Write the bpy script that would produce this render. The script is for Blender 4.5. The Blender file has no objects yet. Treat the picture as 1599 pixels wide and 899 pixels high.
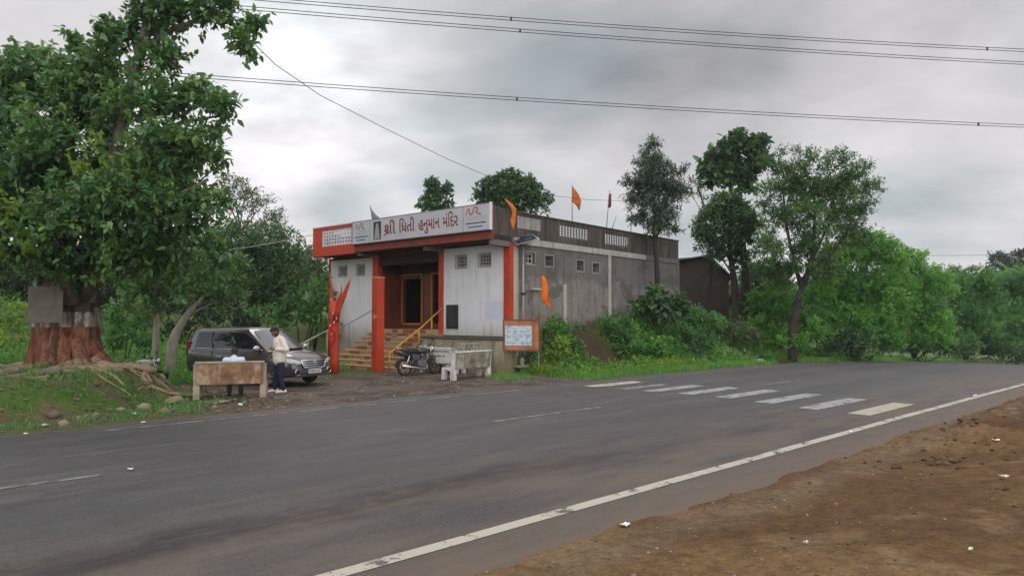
import bpy, bmesh, math, random
import numpy as np
from math import sin, cos, pi, radians, atan, atan2, sqrt, exp, log
from mathutils import Vector, Matrix

SC = bpy.context.scene
COL = SC.collection
random.seed(7)

# ------------------------------------------------------------------ camera, sky, sun, exposure
F_PX, PITCH, CAM_H = 1080.0, atan(45.5 / 1080.0), 2.0
cam_d = bpy.data.cameras.new('camera'); cam_d.sensor_width = 36.0
cam_d.lens = F_PX / 1599.0 * 36.0; cam_d.clip_start = 0.05; cam_d.clip_end = 3000.0
cam = bpy.data.objects.new('camera', cam_d); COL.objects.link(cam)
cam.location = (0, 0, CAM_H); cam.rotation_euler = (pi / 2 + PITCH, 0, 0)
SC.camera = cam

def ray(px, py):
    a = (px - 799.5) / F_PX; b = -(py - 449.5) / F_PX
    return Vector((a, cos(PITCH) - b * sin(PITCH), sin(PITCH) + b * cos(PITCH)))
SUN_EL, SUN_AZ = radians(52), radians(-22)          # azimuth measured from +Y towards +X
world = bpy.data.worlds.new('World'); SC.world = world; world.use_nodes = True
def build_world():
    nt = world.node_tree; N = nt.nodes; L = nt.links
    bg = N['Background']; bg.inputs['Strength'].default_value = 0.10
    sky = N.new('ShaderNodeTexSky'); sky.sky_type = 'NISHITA'; sky.sun_disc = False
    sky.sun_elevation = SUN_EL; sky.sun_rotation = SUN_AZ; sky.altitude = 200; sky.air_density = 1.0; sky.dust_density = 3.0
    tc = N.new('ShaderNodeTexCoord')
    sep = N.new('ShaderNodeSeparateXYZ'); L.new(tc.outputs['Generated'], sep.inputs[0])
    def M(op, a, b=None, clamp=False):
        m = N.new('ShaderNodeMath'); m.operation = op; m.use_clamp = clamp
        for i, v in enumerate((a, b)):
            if v is None: continue
            if isinstance(v, (int, float)): m.inputs[i].default_value = v
            else: L.new(v, m.inputs[i])
        return m.outputs[0]
    zc = M('MAXIMUM', sep.outputs[2], 0.0)
    den = M('ADD', zc, 0.28)
    cx = N.new('ShaderNodeCombineXYZ')
    L.new(M('DIVIDE', sep.outputs[0], den), cx.inputs[0]); L.new(M('DIVIDE', sep.outputs[1], den), cx.inputs[1])
    n1 = N.new('ShaderNodeTexNoise'); n1.inputs['Scale'].default_value = 0.95; n1.inputs['Detail'].default_value = 4; n1.inputs['Roughness'].default_value = 0.45
    n1.inputs['Distortion'].default_value = 0.35
    mp = N.new('ShaderNodeMapping'); mp.inputs['Location'].default_value = (1.7, 2.4, 0.0); mp.inputs['Rotation'].default_value = (0, 0, 0.5)
    mp.inputs['Scale'].default_value = (1.0, 1.15, 1.0)
    L.new(cx.outputs[0], mp.inputs[0]); L.new(mp.outputs[0], n1.inputs[0])
    r1 = N.new('ShaderNodeValToRGB'); L.new(n1.outputs[0], r1.inputs[0])
    e = r1.color_ramp.elements
    e[0].position = 0.39; e[0].color = (4.8, 5.25, 5.45, 1)
    e[1].position = 0.62; e[1].color = (8.9, 8.5, 8.75, 1)
    m1 = r1.color_ramp.elements.new(0.5); m1.color = (7.3, 7.15, 7.3, 1)
    # an overcast dome is brightest overhead and above the horizon-hugging cloud deck
    up = M('POWER', M('MULTIPLY', M('MAXIMUM', M('SUBTRACT', zc, 0.40), 0.0), 1.667), 1.0)
    gain = M('ADD', M('MULTIPLY', up, 1.0), 1.0)
    # the thin place in the cloud that the sun pushes through
    gd = Vector((-0.285, 1.0, 0.375)).normalized()
    dp = N.new('ShaderNodeVectorMath'); dp.operation = 'DOT_PRODUCT'; L.new(tc.outputs['Generated'], dp.inputs[0]); dp.inputs[1].default_value = gd
    gl = M('POWER', M('MAXIMUM', dp.outputs['Value'], 0.0), 90.0)
    n2 = N.new('ShaderNodeTexNoise'); n2.inputs['Scale'].default_value = 4.5; n2.inputs['Detail'].default_value = 5; L.new(mp.outputs[0], n2.inputs[0])
    gl = M('MULTIPLY', gl, M('ADD', M('MULTIPLY', n2.outputs[0], 2.0), -0.35))
    gain = M('ADD', gain, M('MULTIPLY', gl, 0.95))
    # broad soft masses of thicker and thinner cloud, broken up by noise
    def mass(px, py, width, amount, last):
        d_ = ray(px, py).normalized()
        q = N.new('ShaderNodeVectorMath'); q.operation = 'DOT_PRODUCT'; L.new(tc.outputs['Generated'], q.inputs[0]); q.inputs[1].default_value = d_
        t = M('MULTIPLY', M('SUBTRACT', 1.0, q.outputs['Value']), -1.0 / (width * width))
        g_ = M('MULTIPLY', M('POWER', 2.718, t), M('ADD', M('MULTIPLY', n2.outputs[0], 1.3), 0.35))
        return M('ADD', last, M('MULTIPLY', g_, amount))
    for a in ((900, 40, .17, -.36), (1150, 110, .12, -.22), (1500, 30, .14, -.22), (1010, 175, .07, -.10), (640, 110, .10, -.24), (1560, 240, .09, -.10), (1400, 290, .20, .18), (400, 230, .17, .16), (740, 225, .16, .20), (520, 340, .10, -.10), (1300, 60, .12, -.06), (100, 40, .2, -.08)): gain = mass(*a, gain)
    # unseen fill added behind the viewer: sky brightened to light walls and leaves
    bk = M('MULTIPLY', M('MAXIMUM', M('MULTIPLY', M('ADD', sep.outputs[1], 0.10), -1.0), 0.0), 2.6)
    gain = M('ADD', gain, bk)
    n3 = N.new('ShaderNodeTexNoise'); n3.inputs['Scale'].default_value = 3.2; n3.inputs['Detail'].default_value = 9; n3.inputs['Roughness'].default_value = 0.58; n3.inputs['Distortion'].default_value = 0.5; L.new(mp.outputs[0], n3.inputs[0])
    gain = M('MULTIPLY', gain, M('ADD', M('MULTIPLY', n3.outputs[0], 0.50), 0.75))
    sc = N.new('ShaderNodeVectorMath'); sc.operation = 'SCALE'; L.new(r1.outputs[0], sc.inputs[0]); L.new(gain, sc.inputs['Scale'])
    mix = N.new('ShaderNodeMix'); mix.data_type = 'RGBA'; mix.inputs[0].default_value = 0.93
    L.new(sky.outputs[0], mix.inputs[6]); L.new(sc.outputs[0], mix.inputs[7])
    L.new(mix.outputs[2], bg.inputs['Color'])
build_world()
sun_d = bpy.data.lights.new('sun', 'SUN'); sun_d.energy = 0.6; sun_d.angle = radians(25); sun_d.color = (1.0, 0.96, 0.9)
sun = bpy.data.objects.new('sun', sun_d); COL.objects.link(sun)
sd_ = Vector((sin(SUN_AZ) * cos(SUN_EL), cos(SUN_AZ) * cos(SUN_EL), sin(SUN_EL)))
sun.rotation_euler = (-sd_).to_track_quat('-Z', 'Y').to_euler()
SC.view_settings.view_transform = 'Standard'; SC.view_settings.look = 'None'
SC.view_settings.exposure = 0.0; SC.view_settings.gamma = 1.0
SC.render.film_transparent = False
SC.cycles.max_bounces = 6; SC.cycles.diffuse_bounces = 3; SC.cycles.glossy_bounces = 3; SC.cycles.transmission_bounces = 3
SC.cycles.transparent_max_bounces = 6; SC.cycles.use_denoising = True

# ------------------------------------------------------------------ survey: photo rays to places, road frame, temple frame
def gp(px, py, z=0.0):
    r = ray(px, py); return Vector((0, 0, CAM_H)) + r * ((z - CAM_H) / r.z)
def at(px, py, Y):
    r = ray(px, py); return Vector((0, 0, CAM_H)) + r * (Y / r.y)
TH = radians(47.3)
def to_road(x, y): return x * sin(TH) + y * cos(TH), -x * cos(TH) + y * sin(TH)
def from_road(s, d): return s * sin(TH) - d * cos(TH), s * cos(TH) + d * sin(TH)
PH = radians(40.5); TC = Vector((-.07, 25.0, 0.0))
TM = Matrix.Translation(TC) @ Matrix.Rotation(-PH, 4, 'Z')          # temple frame: x right along the front, y into the building
def T(x, y, z=0.0): return TM @ Vector((x, y, z))

# ------------------------------------------------------------------ numpy noise and the lie of the land
_rs = np.random.RandomState(5)
_tab = _rs.rand(256, 256)
def vnoise(x, y):
    x = np.asarray(x, float); y = np.asarray(y, float)
    xi = np.floor(x).astype(int); yi = np.floor(y).astype(int); fx = x - xi; fy = y - yi
    fx = fx * fx * (3 - 2 * fx); fy = fy * fy * (3 - 2 * fy)
    a = _tab[xi & 255, yi & 255]; b = _tab[(xi + 1) & 255, yi & 255]; c = _tab[xi & 255, (yi + 1) & 255]; d = _tab[(xi + 1) & 255, (yi + 1) & 255]
    return (a * (1 - fx) + b * fx) * (1 - fy) + (c * (1 - fx) + d * fx) * fy
def fbm(x, y, o=4):
    t = 0; a = .5; n = 0
    for i in range(o):
        t = t + a * vnoise(x * 2 ** i + 17.3 * i, y * 2 ** i + 9.1 * i); n += a; a *= .5
    return t / n
def ss(t):
    t = np.clip(t, 0, 1); return t * t * (3 - 2 * t)
def crest(s):
    return -0.05 * 4.0 * np.log1p(np.exp(np.clip((s - 33.0) / 4.0, -30, 60)))
def near_edge(s): return 4.22 + .34 * (fbm(s * .6 + 3, s * 0 + 2.2, 3) - .5) + .2 * (fbm(s * 3.1, s * 0 + 7.7, 2) - .5)
def far_edge(s): return 14.55 + .5 * (fbm(s * .5 + 11, s * 0 + 1.2, 3) - .5) + .25 * (fbm(s * 2.6, s * 0 + 4.7, 2) - .5)
def height(x, y):
    x = np.asarray(x, float); y = np.asarray(y, float)
    s = x * sin(TH) + y * cos(TH); d = -x * cos(TH) + y * sin(TH)
    z = crest(s)
    ne = near_edge(s); fe = far_edge(s)
    n1 = fbm(x * .5, y * .5, 4) - .5; n2 = fbm(x * 3.1 + 5, y * 3.1, 4) - .5
    inroad = ss((d - ne + .12) / .24) * ss((fe - d + .12) / .24)
    z = z - .06 * inroad + (1 - inroad) * .02
    nr = ss((ne - d) / 3.6)
    lump = ss((ne - d + .05) / .8) * ss((d - 0.6) / 1.5) * ss((s - 9) / 4) 
    z = z + nr * .30 + (1 - inroad) * (d < 9) * (ss((ne - d) / .5) * (.10 * n1 + .07 * n2) + lump * (.75 * np.maximum(n1 + .10, 0) + .34 * n2))
    fr = (d > 9) * ss((d - fe) / 1.0)
    z = z + fr * (.10 * n1 + .05 * n2)
    m = ss(1.9 * (1.03 + .25 * n1 - ((d - 21.5) / 5.6) ** 2 - ((s - 2.2) / 4.1) ** 2 * np.where(s > 2.2, 1.0, .25)))
    z = z + fr * m * (.66 + .25 * n2)
    bank = ss((d - 16.4) / 2.5) * ss((s - 17.3) / 1.6) * (1 - .85 * ss((s - 30) / 14))
    z = z + bank * (1.66 + .6 * n1 + .35 * n2)
    z = z - .38 * np.exp(-((x + 11.2) / 1.7) ** 2 - ((y - 22.3) / 1.5) ** 2)
    z = z + 3.0 * ss((d - 26) / 16) * ss((14 - s) / 8)
    z = z + 14.0 * np.exp(-((x + 52) / 26) ** 2 - ((y - 128) / 42) ** 2)
    z = z + (fbm(x * .02, y * .02, 3) - .5) * 6 * ss((d - 70) / 60)
    return z
def gz(x, y): return float(height(np.array([x]), np.array([y]))[0])
def ground_at(px, Y, lift=0.0):
    p = at(px, 495, Y); return Vector((p.x, p.y, gz(p.x, p.y) + lift))

# ------------------------------------------------------------------ materials
def rgba(c): return (c[0], c[1], c[2], 1.0)
class NT:
    def __init__(s, name):
        s.m = bpy.data.materials.new(name); s.m.use_nodes = True
        s.N = s.m.node_tree.nodes; s.L = s.m.node_tree.links; s.b = s.N['Principled BSDF']
    def math(s, op, a, b=None, clamp=False):
        m = s.N.new('ShaderNodeMath'); m.operation = op; m.use_clamp = clamp
        for i, v in enumerate((a, b)):
            if v is None: continue
            if isinstance(v, (int, float)): m.inputs[i].default_value = v
            else: s.L.new(v, m.inputs[i])
        return m.outputs[0]
    def coord(s, kind='Object', scale=(1, 1, 1), loc=(0, 0, 0)):
        t = s.N.new('ShaderNodeTexCoord'); mp = s.N.new('ShaderNodeMapping'); mp.inputs['Scale'].default_value = scale; mp.inputs['Location'].default_value = loc
        s.L.new(t.outputs[kind], mp.inputs[0]); return mp.outputs[0]
    def noise(s, vec, scale=5, detail=5, rough=.55, dist=0):
        n = s.N.new('ShaderNodeTexNoise'); n.inputs['Scale'].default_value = scale; n.inputs['Detail'].default_value = detail
        n.inputs['Roughness'].default_value = rough; n.inputs['Distortion'].default_value = dist; s.L.new(vec, n.inputs['Vector']); return n.outputs[0]
    def ramp(s, fac, *st):
        r = s.N.new('ShaderNodeValToRGB'); s.L.new(fac, r.inputs[0]); e = r.color_ramp.elements
        while len(e) < len(st): e.new(0.5)
        for el, (p, c) in zip(e, st):
            el.position = p; el.color = rgba(c) if isinstance(c, tuple) else (c, c, c, 1)
        return r.outputs[0]
    def step(s, fac, a, b):
        r = s.N.new('ShaderNodeMapRange'); r.interpolation_type = 'SMOOTHSTEP'; s.L.new(fac, r.inputs[0])
        r.inputs[1].default_value = a; r.inputs[2].default_value = b; return r.outputs[0]
    def mix(s, fac, a, b, blend='MIX'):
        m = s.N.new('ShaderNodeMix'); m.data_type = 'RGBA'; m.blend_type = blend
        if isinstance(fac, (int, float)): m.inputs[0].default_value = fac
        else: s.L.new(fac, m.inputs[0])
        for i, v in ((6, a), (7, b)):
            if isinstance(v, tuple): m.inputs[i].default_value = rgba(v)
            else: s.L.new(v, m.inputs[i])
        return m.outputs[2]
    def attr(s, name, out='Fac'):
        a = s.N.new('ShaderNodeAttribute'); a.attribute_name = name; return a.outputs[out]
    def color(s, c):
        if isinstance(c, tuple): s.b.inputs['Base Color'].default_value = rgba(c)
        else: s.L.new(c, s.b.inputs['Base Color'])
    def bump(s, h, strength=.3, dist=.02):
        b = s.N.new('ShaderNodeBump'); b.inputs['Strength'].default_value = strength; b.inputs['Distance'].default_value = dist
        s.L.new(h, b.inputs['Height']); s.L.new(b.outputs[0], s.b.inputs['Normal'])
    def set(s, **k):
        names = dict(rough='Roughness', metal='Metallic', spec='Specular IOR Level', coat='Coat Weight')
        for a, v in k.items():
            if isinstance(v, (int, float)): s.b.inputs[names[a]].default_value = v
            else: s.L.new(v, s.b.inputs[names[a]])
        return s
def pmat(name, c1, c2=None, scale=6, rough=.8, bump=.15, metal=0.0, spec=.3, dirt=None, stretch=(1, 1, 1), lo=.35, hi=.7, coat=0):
    n = NT(name); v = n.coord('Object', stretch); f = n.noise(v, scale, 6, .6)
    c2 = c2 or tuple(x * .72 for x in c1)
    c = n.ramp(f, (lo, c1), (hi, c2))
    if dirt:
        g = n.noise(n.coord('Object', (1, 1, .35), (3, 1, 2)), scale * .45, 5, .65)
        c = n.mix(n.step(g, .52, .72), c, dirt)
    n.color(c); n.set(rough=rough, metal=metal, spec=spec, coat=coat)
    if bump: n.bump(n.noise(v, scale * 5, 4), bump)
    return n.m
MAT = {}

# ------------------------------------------------------------------ mesh building
class MB:
    def __init__(s): s.v = []; s.f = []; s.uv = None
    def add(s, vs, fs):
        o = len(s.v); s.v += [tuple(v) for v in vs]; s.f += [tuple(i + o for i in f) for f in fs]; return s
    def box(s, x0, x1, y0, y1, z0, z1, M=None):
        vs = [Vector(p) for p in ((x0, y0, z0), (x1, y0, z0), (x1, y1, z0), (x0, y1, z0), (x0, y0, z1), (x1, y0, z1), (x1, y1, z1), (x0, y1, z1))]
        if M is not None: vs = [M @ v for v in vs]
        return s.add(vs, [(0, 3, 2, 1), (4, 5, 6, 7), (0, 1, 5, 4), (1, 2, 6, 5), (2, 3, 7, 6), (3, 0, 4, 7)])
    def quad(s, a, b, c, d): return s.add([a, b, c, d], [(0, 1, 2, 3)])
    def prism(s, pts, off):                     # planar polygon pushed along a vector
        n = len(pts); off = Vector(off); P = [Vector(p) for p in pts]
        return s.add(P + [p + off for p in P], [tuple(range(n - 1, -1, -1)), tuple(range(n, 2 * n))] + [(i, (i + 1) % n, n + (i + 1) % n, n + i) for i in range(n)])
    def tube(s, pts, rad, n=8, cap=True):
        P = [Vector(p) for p in pts]; k = len(P)
        R = rad if isinstance(rad, (list, tuple)) else [rad] * k
        vs = []; fs = []; up = None
        for i, p in enumerate(P):
            t = (P[min(i + 1, k - 1)] - P[max(i - 1, 0)]);
            if t.length < 1e-9: t = Vector((0, 0, 1))
            t.normalize()
            if up is None: up = Vector((0, 0, 1)) if abs(t.z) < .9 else Vector((1, 0, 0))
            a = t.cross(up)
            if a.length < 1e-4: a = t.orthogonal()
            a.normalize(); b = a.cross(t).normalized(); up = b
            for j in range(n):
                an = 2 * pi * j / n; vs.append(p + (a * cos(an) + b * sin(an)) * R[i])
        for i in range(k - 1):
            for j in range(n):
                fs.append((i * n + j, i * n + (j + 1) % n, (i + 1) * n + (j + 1) % n, (i + 1) * n + j))
        if cap: fs += [tuple(range(n - 1, -1, -1)), tuple((k - 1) * n + j for j in range(n))]
        return s.add(vs, fs)
    def cyl(s, p0, p1, r0, r1=None, n=16): return s.tube([p0, p1], [r0, r0 if r1 is None else r1], n)
    def lathe(s, prof, n=20, M=None):           # (r, z) profile round z
        vs = []; fs = []
        for r, z in prof:
            for j in range(n):
                a = 2 * pi * j / n; v = Vector((r * cos(a), r * sin(a), z)); vs.append(M @ v if M is not None else v)
        for i in range(len(prof) - 1):
            for j in range(n): fs.append((i * n + j, i * n + (j + 1) % n, (i + 1) * n + (j + 1) % n, (i + 1) * n + j))
        fs += [tuple(range(n - 1, -1, -1)), tuple((len(prof) - 1) * n + j for j in range(n))]
        return s.add(vs, fs)
    def ball(s, c, r, n=12, m=8, M=None):
        c = Vector(c); r = r if isinstance(r, (tuple, list, Vector)) else (r, r, r)
        vs = []; fs = []
        for i in range(m + 1):
            t = pi * i / m
            for j in range(n):
                a = 2 * pi * j / n; v = Vector((r[0] * sin(t) * cos(a), r[1] * sin(t) * sin(a), r[2] * cos(t)))
                vs.append(c + (M @ v if M is not None else v))
        for i in range(m):
            for j in range(n): fs.append((i * n + j, (i + 1) * n + j, (i + 1) * n + (j + 1) % n, i * n + (j + 1) % n))
        return s.add(vs, fs)
    def torus(s, c, R, r, axis='y', n=28, m=10, sq=1.0):
        vs = []; fs = []; c = Vector(c)
        for i in range(n):
            a = 2 * pi * i / n
            for j in range(m):
                b = 2 * pi * j / m; q = R + r * cos(b); w = r * sin(b) * sq
                v = {'y': (q * cos(a), w, q * sin(a)), 'z': (q * cos(a), q * sin(a), w), 'x': (w, q * cos(a), q * sin(a))}[axis]
                vs.append(c + Vector(v))
        for i in range(n):
            for j in range(m): fs.append((i * m + j, ((i + 1) % n) * m + j, ((i + 1) % n) * m + (j + 1) % m, i * m + (j + 1) % m))
        return s.add(vs, fs)
    def wall(s, O, A, B, Nn, xs, zs, solid, th):  # perforated slab: grid lines xs along A, zs along B, thickness th along -Nn
        O, A, B, Nn = (Vector(q) for q in (O, A, B, Nn))
        P = lambda i, k, t: O + A * xs[i] + B * zs[k] - Nn * (th * t)
        nx, nz = len(xs) - 1, len(zs) - 1
        S = [[bool(solid(.5 * (xs[i] + xs[i + 1]), .5 * (zs[k] + zs[k + 1]))) for k in range(nz)] for i in range(nx)]
        g = lambda i, k: 0 <= i < nx and 0 <= k < nz and S[i][k]
        for i in range(nx):
            for k in range(nz):
                if not S[i][k]: continue
                s.quad(P(i, k, 0), P(i + 1, k, 0), P(i + 1, k + 1, 0), P(i, k + 1, 0))
                s.quad(P(i, k, 1), P(i, k + 1, 1), P(i + 1, k + 1, 1), P(i + 1, k, 1))
                if not g(i - 1, k): s.quad(P(i, k, 0), P(i, k + 1, 0), P(i, k + 1, 1), P(i, k, 1))
                if not g(i + 1, k): s.quad(P(i + 1, k, 0), P(i + 1, k, 1), P(i + 1, k + 1, 1), P(i + 1, k + 1, 0))
                if not g(i, k - 1): s.quad(P(i, k, 0), P(i, k, 1), P(i + 1, k, 1), P(i + 1, k, 0))
                if not g(i, k + 1): s.quad(P(i, k + 1, 0), P(i + 1, k + 1, 0), P(i + 1, k + 1, 1), P(i, k + 1, 1))
        return s
    def build(s, name, mat, parent=None, smooth=False, bevel=0, loc=None, merge=False, fixn=True):
        me = bpy.data.meshes.new(name); me.from_pydata(s.v, [], s.f)
        if merge or fixn:
            bm = bmesh.new(); bm.from_mesh(me)
            if merge: bmesh.ops.remove_doubles(bm, verts=bm.verts, dist=1e-4)
            if fixn: bmesh.ops.recalc_face_normals(bm, faces=bm.faces)
            bm.to_mesh(me); bm.free()
        return link_mesh(name, me, mat, parent, smooth, bevel, loc)
def link_mesh(name, me, mat, parent=None, smooth=False, bevel=0, loc=None):
    o = bpy.data.objects.new(name, me); COL.objects.link(o)
    if mat is not None: me.materials.append(mat)
    if smooth: me.polygons.foreach_set('use_smooth', [True] * len(me.polygons))
    if bevel:
        b = o.modifiers.new('bevel', 'BEVEL'); b.width = bevel; b.segments = 2; b.limit_method = 'ANGLE'; b.angle_limit = radians(35)
    if parent is not None: o.parent = parent
    if loc is not None: o.location = loc
    return o
def np_mesh(name, V, Fq, attrs=None):
    """V (n,3), Fq (m,k) with one face size k"""
    me = bpy.data.meshes.new(name); V = np.ascontiguousarray(V, np.float32); Fq = np.ascontiguousarray(Fq, np.int32)
    k = Fq.shape[1]; m = len(Fq)
    me.vertices.add(len(V)); me.vertices.foreach_set('co', V.ravel())
    me.loops.add(m * k); me.loops.foreach_set('vertex_index', Fq.ravel())
    me.polygons.add(m); me.polygons.foreach_set('loop_start', np.arange(0, m * k, k, dtype=np.int32))
    for nm, (tp, arr) in (attrs or {}).items():
        a = me.attributes.new(nm, tp, 'POINT')
        a.data.foreach_set({'FLOAT': 'value', 'FLOAT_COLOR': 'color', 'FLOAT_VECTOR': 'vector'}[tp], np.ascontiguousarray(arr, np.float32).ravel())
    me.update(calc_edges=True); return me
def tag(o, label=None, cat=None, group=None, kind=None):
    for k, v in (('label', label), ('category', cat), ('group', group), ('kind', kind)):
        if v: o[k] = v
    return o
def thing(name, label, cat, loc=(0, 0, 0), rz=0.0, group=None):
    o = bpy.data.objects.new(name, None); COL.objects.link(o); o.empty_display_size = .2
    o.location = loc; o.rotation_euler = (0, 0, rz); return tag(o, label, cat, group)

# ------------------------------------------------------------------ ground and road
def axis(lo, hi, fine_lo, fine_hi, st, grow=1.14):
    a = list(np.arange(fine_lo, fine_hi + 1e-6, st)); q = st; v = fine_lo
    while v > lo: q *= grow; v -= q; a.insert(0, v)
    q = st; v = fine_hi
    while v < hi: q *= grow; v += q; a.append(v)
    return np.array(a)
CUT = [tuple(at(928, 518, 26.9))[:2], tuple(at(1205, 540, 32.0))[:2]]          # bare earth on the cut bank
def ground_colors(x, y):
    s, d = to_road(x, y); ne = near_edge(s); fe = far_edge(s)
    n1 = fbm(x * .45 + 2, y * .45, 4); n2 = fbm(x * 1.7 + 9, y * 1.7, 4); n3 = fbm(x * 5, y * 5 + 3, 3)
    def C(*c): return np.array(c)[None, :]
    def mixc(a, b, t): return a * (1 - t[:, None]) + b * t[:, None]
    col = mixc(C(.075, .105, .028), C(.11, .10, .05), ss((n1 - .4) / .25))
    lot = ss((22.5 - d) / 2.5) * ss((s - 4.6 + 1.6 * (n2 - .5)) / 1.6) * ss((18.4 - s + 2 * (n2 - .5)) / 1.6)
    lotc = mixc(C(.115, .092, .074), C(.07, .056, .045), ss((n2 - .42) / .2))
    lotc = mixc(lotc, C(.17, .145, .12), ss((n3 - .55) / .2) * .4)
    col = mixc(col, lotc, lot)
    mound = ss((6.2 - s) / 1.6) * ss((25 - d) / 3)
    mc = mixc(C(.105, .082, .045), C(.06, .105, .022), ss((n2 - .38) / .16))
    col = mixc(col, mc, mound)
    verge = ss((1.0 - np.abs(d - fe - .55 - .5 * n2)) / .6) * ss((8 - s) / 2)
    col = mixc(col, C(.10, .078, .055), np.clip(verge, 0, 1) * .9)
    rg = ss((s - 17 + 2 * (n2 - .5)) / 1.5) * ss((d - fe + .2) / .6)
    gc = mixc(C(.07, .125, .022), C(.10, .095, .05), ss((n2 - .5) / .2))
    col = mixc(col, gc, rg * (d > 9))
    cut = np.maximum(ss(1.6 - np.hypot(x - CUT[0][0], y - CUT[0][1]) / 1.05), ss(1.6 - np.hypot(x - CUT[1][0], y - CUT[1][1]) / 1.6)) * (d > 9)
    bankm = ss((d - 16.6) / .6) * ss((20.5 - d) / .8) * ss((s - 17.4) / .8)
    col = mixc(col, C(.075, .055, .035), bankm * ss((n2 - .35) / .2) * (d > 9))
    col = mixc(col, C(.055, .036, .024), cut * .9)
    near = (d < 9)
    dc = mixc(C(.158, .096, .043), C(.106, .061, .027), ss((n1 - .42) / .2))
    dc = mixc(dc, C(.20, .132, .070), ss((n2 - .54) / .16) * .6)
    dc = mixc(dc, C(.075, .042, .022), ss((n3 - .54) / .12) * .4)
    dc = mixc(dc, C(.085, .043, .024), ss((fbm(x * .8 + 31, y * .8, 4) - .5) / .12) * ss((s - 9) / 4) * ss((ne - d) / .6) * .6)
    gr = ss((.45 - np.abs(ne - d - .55)) / .4)
    dc = mixc(dc, C(.15, .108, .07), gr * .6)
    col = np.where(near[:, None], dc, col)
    hill = ss((y - 80) / 40) * (x < 0)
    col = mixc(col, mixc(C(.12, .115, .06), C(.07, .10, .04), ss((n1 - .45) / .1)), hill)
    return np.concatenate([col, np.ones((len(col), 1))], 1)
def make_ground():
    S = axis(-700, 1500, -3.0, 31.0, .11, 1.12); D = axis(-300, 1500, 1.2, 22.5, .10, 1.13)
    ss_, dd = np.meshgrid(S, D, indexing='ij'); x, y = from_road(ss_.ravel(), dd.ravel())
    z = height(x, y); V = np.stack([x, y, z], 1)
    i = np.arange(len(S) - 1)[:, None] * len(D) + np.arange(len(D) - 1)[None, :]
    F = np.stack([i, i + len(D), i + len(D) + 1, i + 1], -1).reshape(-1, 4)
    me = np_mesh('ground', V, F, {'gcol': ('FLOAT_COLOR', ground_colors(x, y))})
    n = NT('earth'); c = n.attr('gcol', 'Color'); v = n.coord('Object')
    f = n.noise(v, 9, 7, .68); g = n.noise(v, 42, 4, .7)
    c = n.mix(1.0, c, n.ramp(f, (.3, (.62, .6, .58)), (.52, (1.0, 1.0, 1.0)), (.74, (1.42, 1.4, 1.36))), 'MULTIPLY')
    c = n.mix(1.0, c, n.ramp(g, (.34, (.7, .68, .66)), (.6, (1.12, 1.12, 1.12))), 'MULTIPLY')
    n.color(c); n.set(rough=.95, spec=.15)
    n.bump(n.math('ADD', n.math('MULTIPLY', f, 1.0), n.math('MULTIPLY', g, .35)), .55, .06)
    o = link_mesh('ground', me, n.m, smooth=True); o['kind'] = 'structure'
def strip(name, mat, s0, s1, d0, d1, lift, ds=.25, nd=1, wob=0.0):
    S = np.arange(s0, s1 + 1e-6, ds); S[-1] = s1; D = np.linspace(d0, d1, nd + 1)
    a, b = np.meshgrid(S, D, indexing='ij'); a = a.ravel(); b = b.ravel()
    if wob: b = b + wob * (fbm(a * .35 + 4, a * 0 + d0, 3) - .5)
    x, y = from_road(a, b); V = np.stack([x, y, crest(a) + lift], 1)
    k = len(D); i = np.arange(len(S) - 1)[:, None] * k + np.arange(k - 1)[None, :]
    F = np.stack([i, i + k, i + k + 1, i + 1], -1).reshape(-1, 4)
    return np_mesh(name, V, F, {'sd': ('FLOAT_VECTOR', np.stack([a, b, a * 0], 1))})
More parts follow.
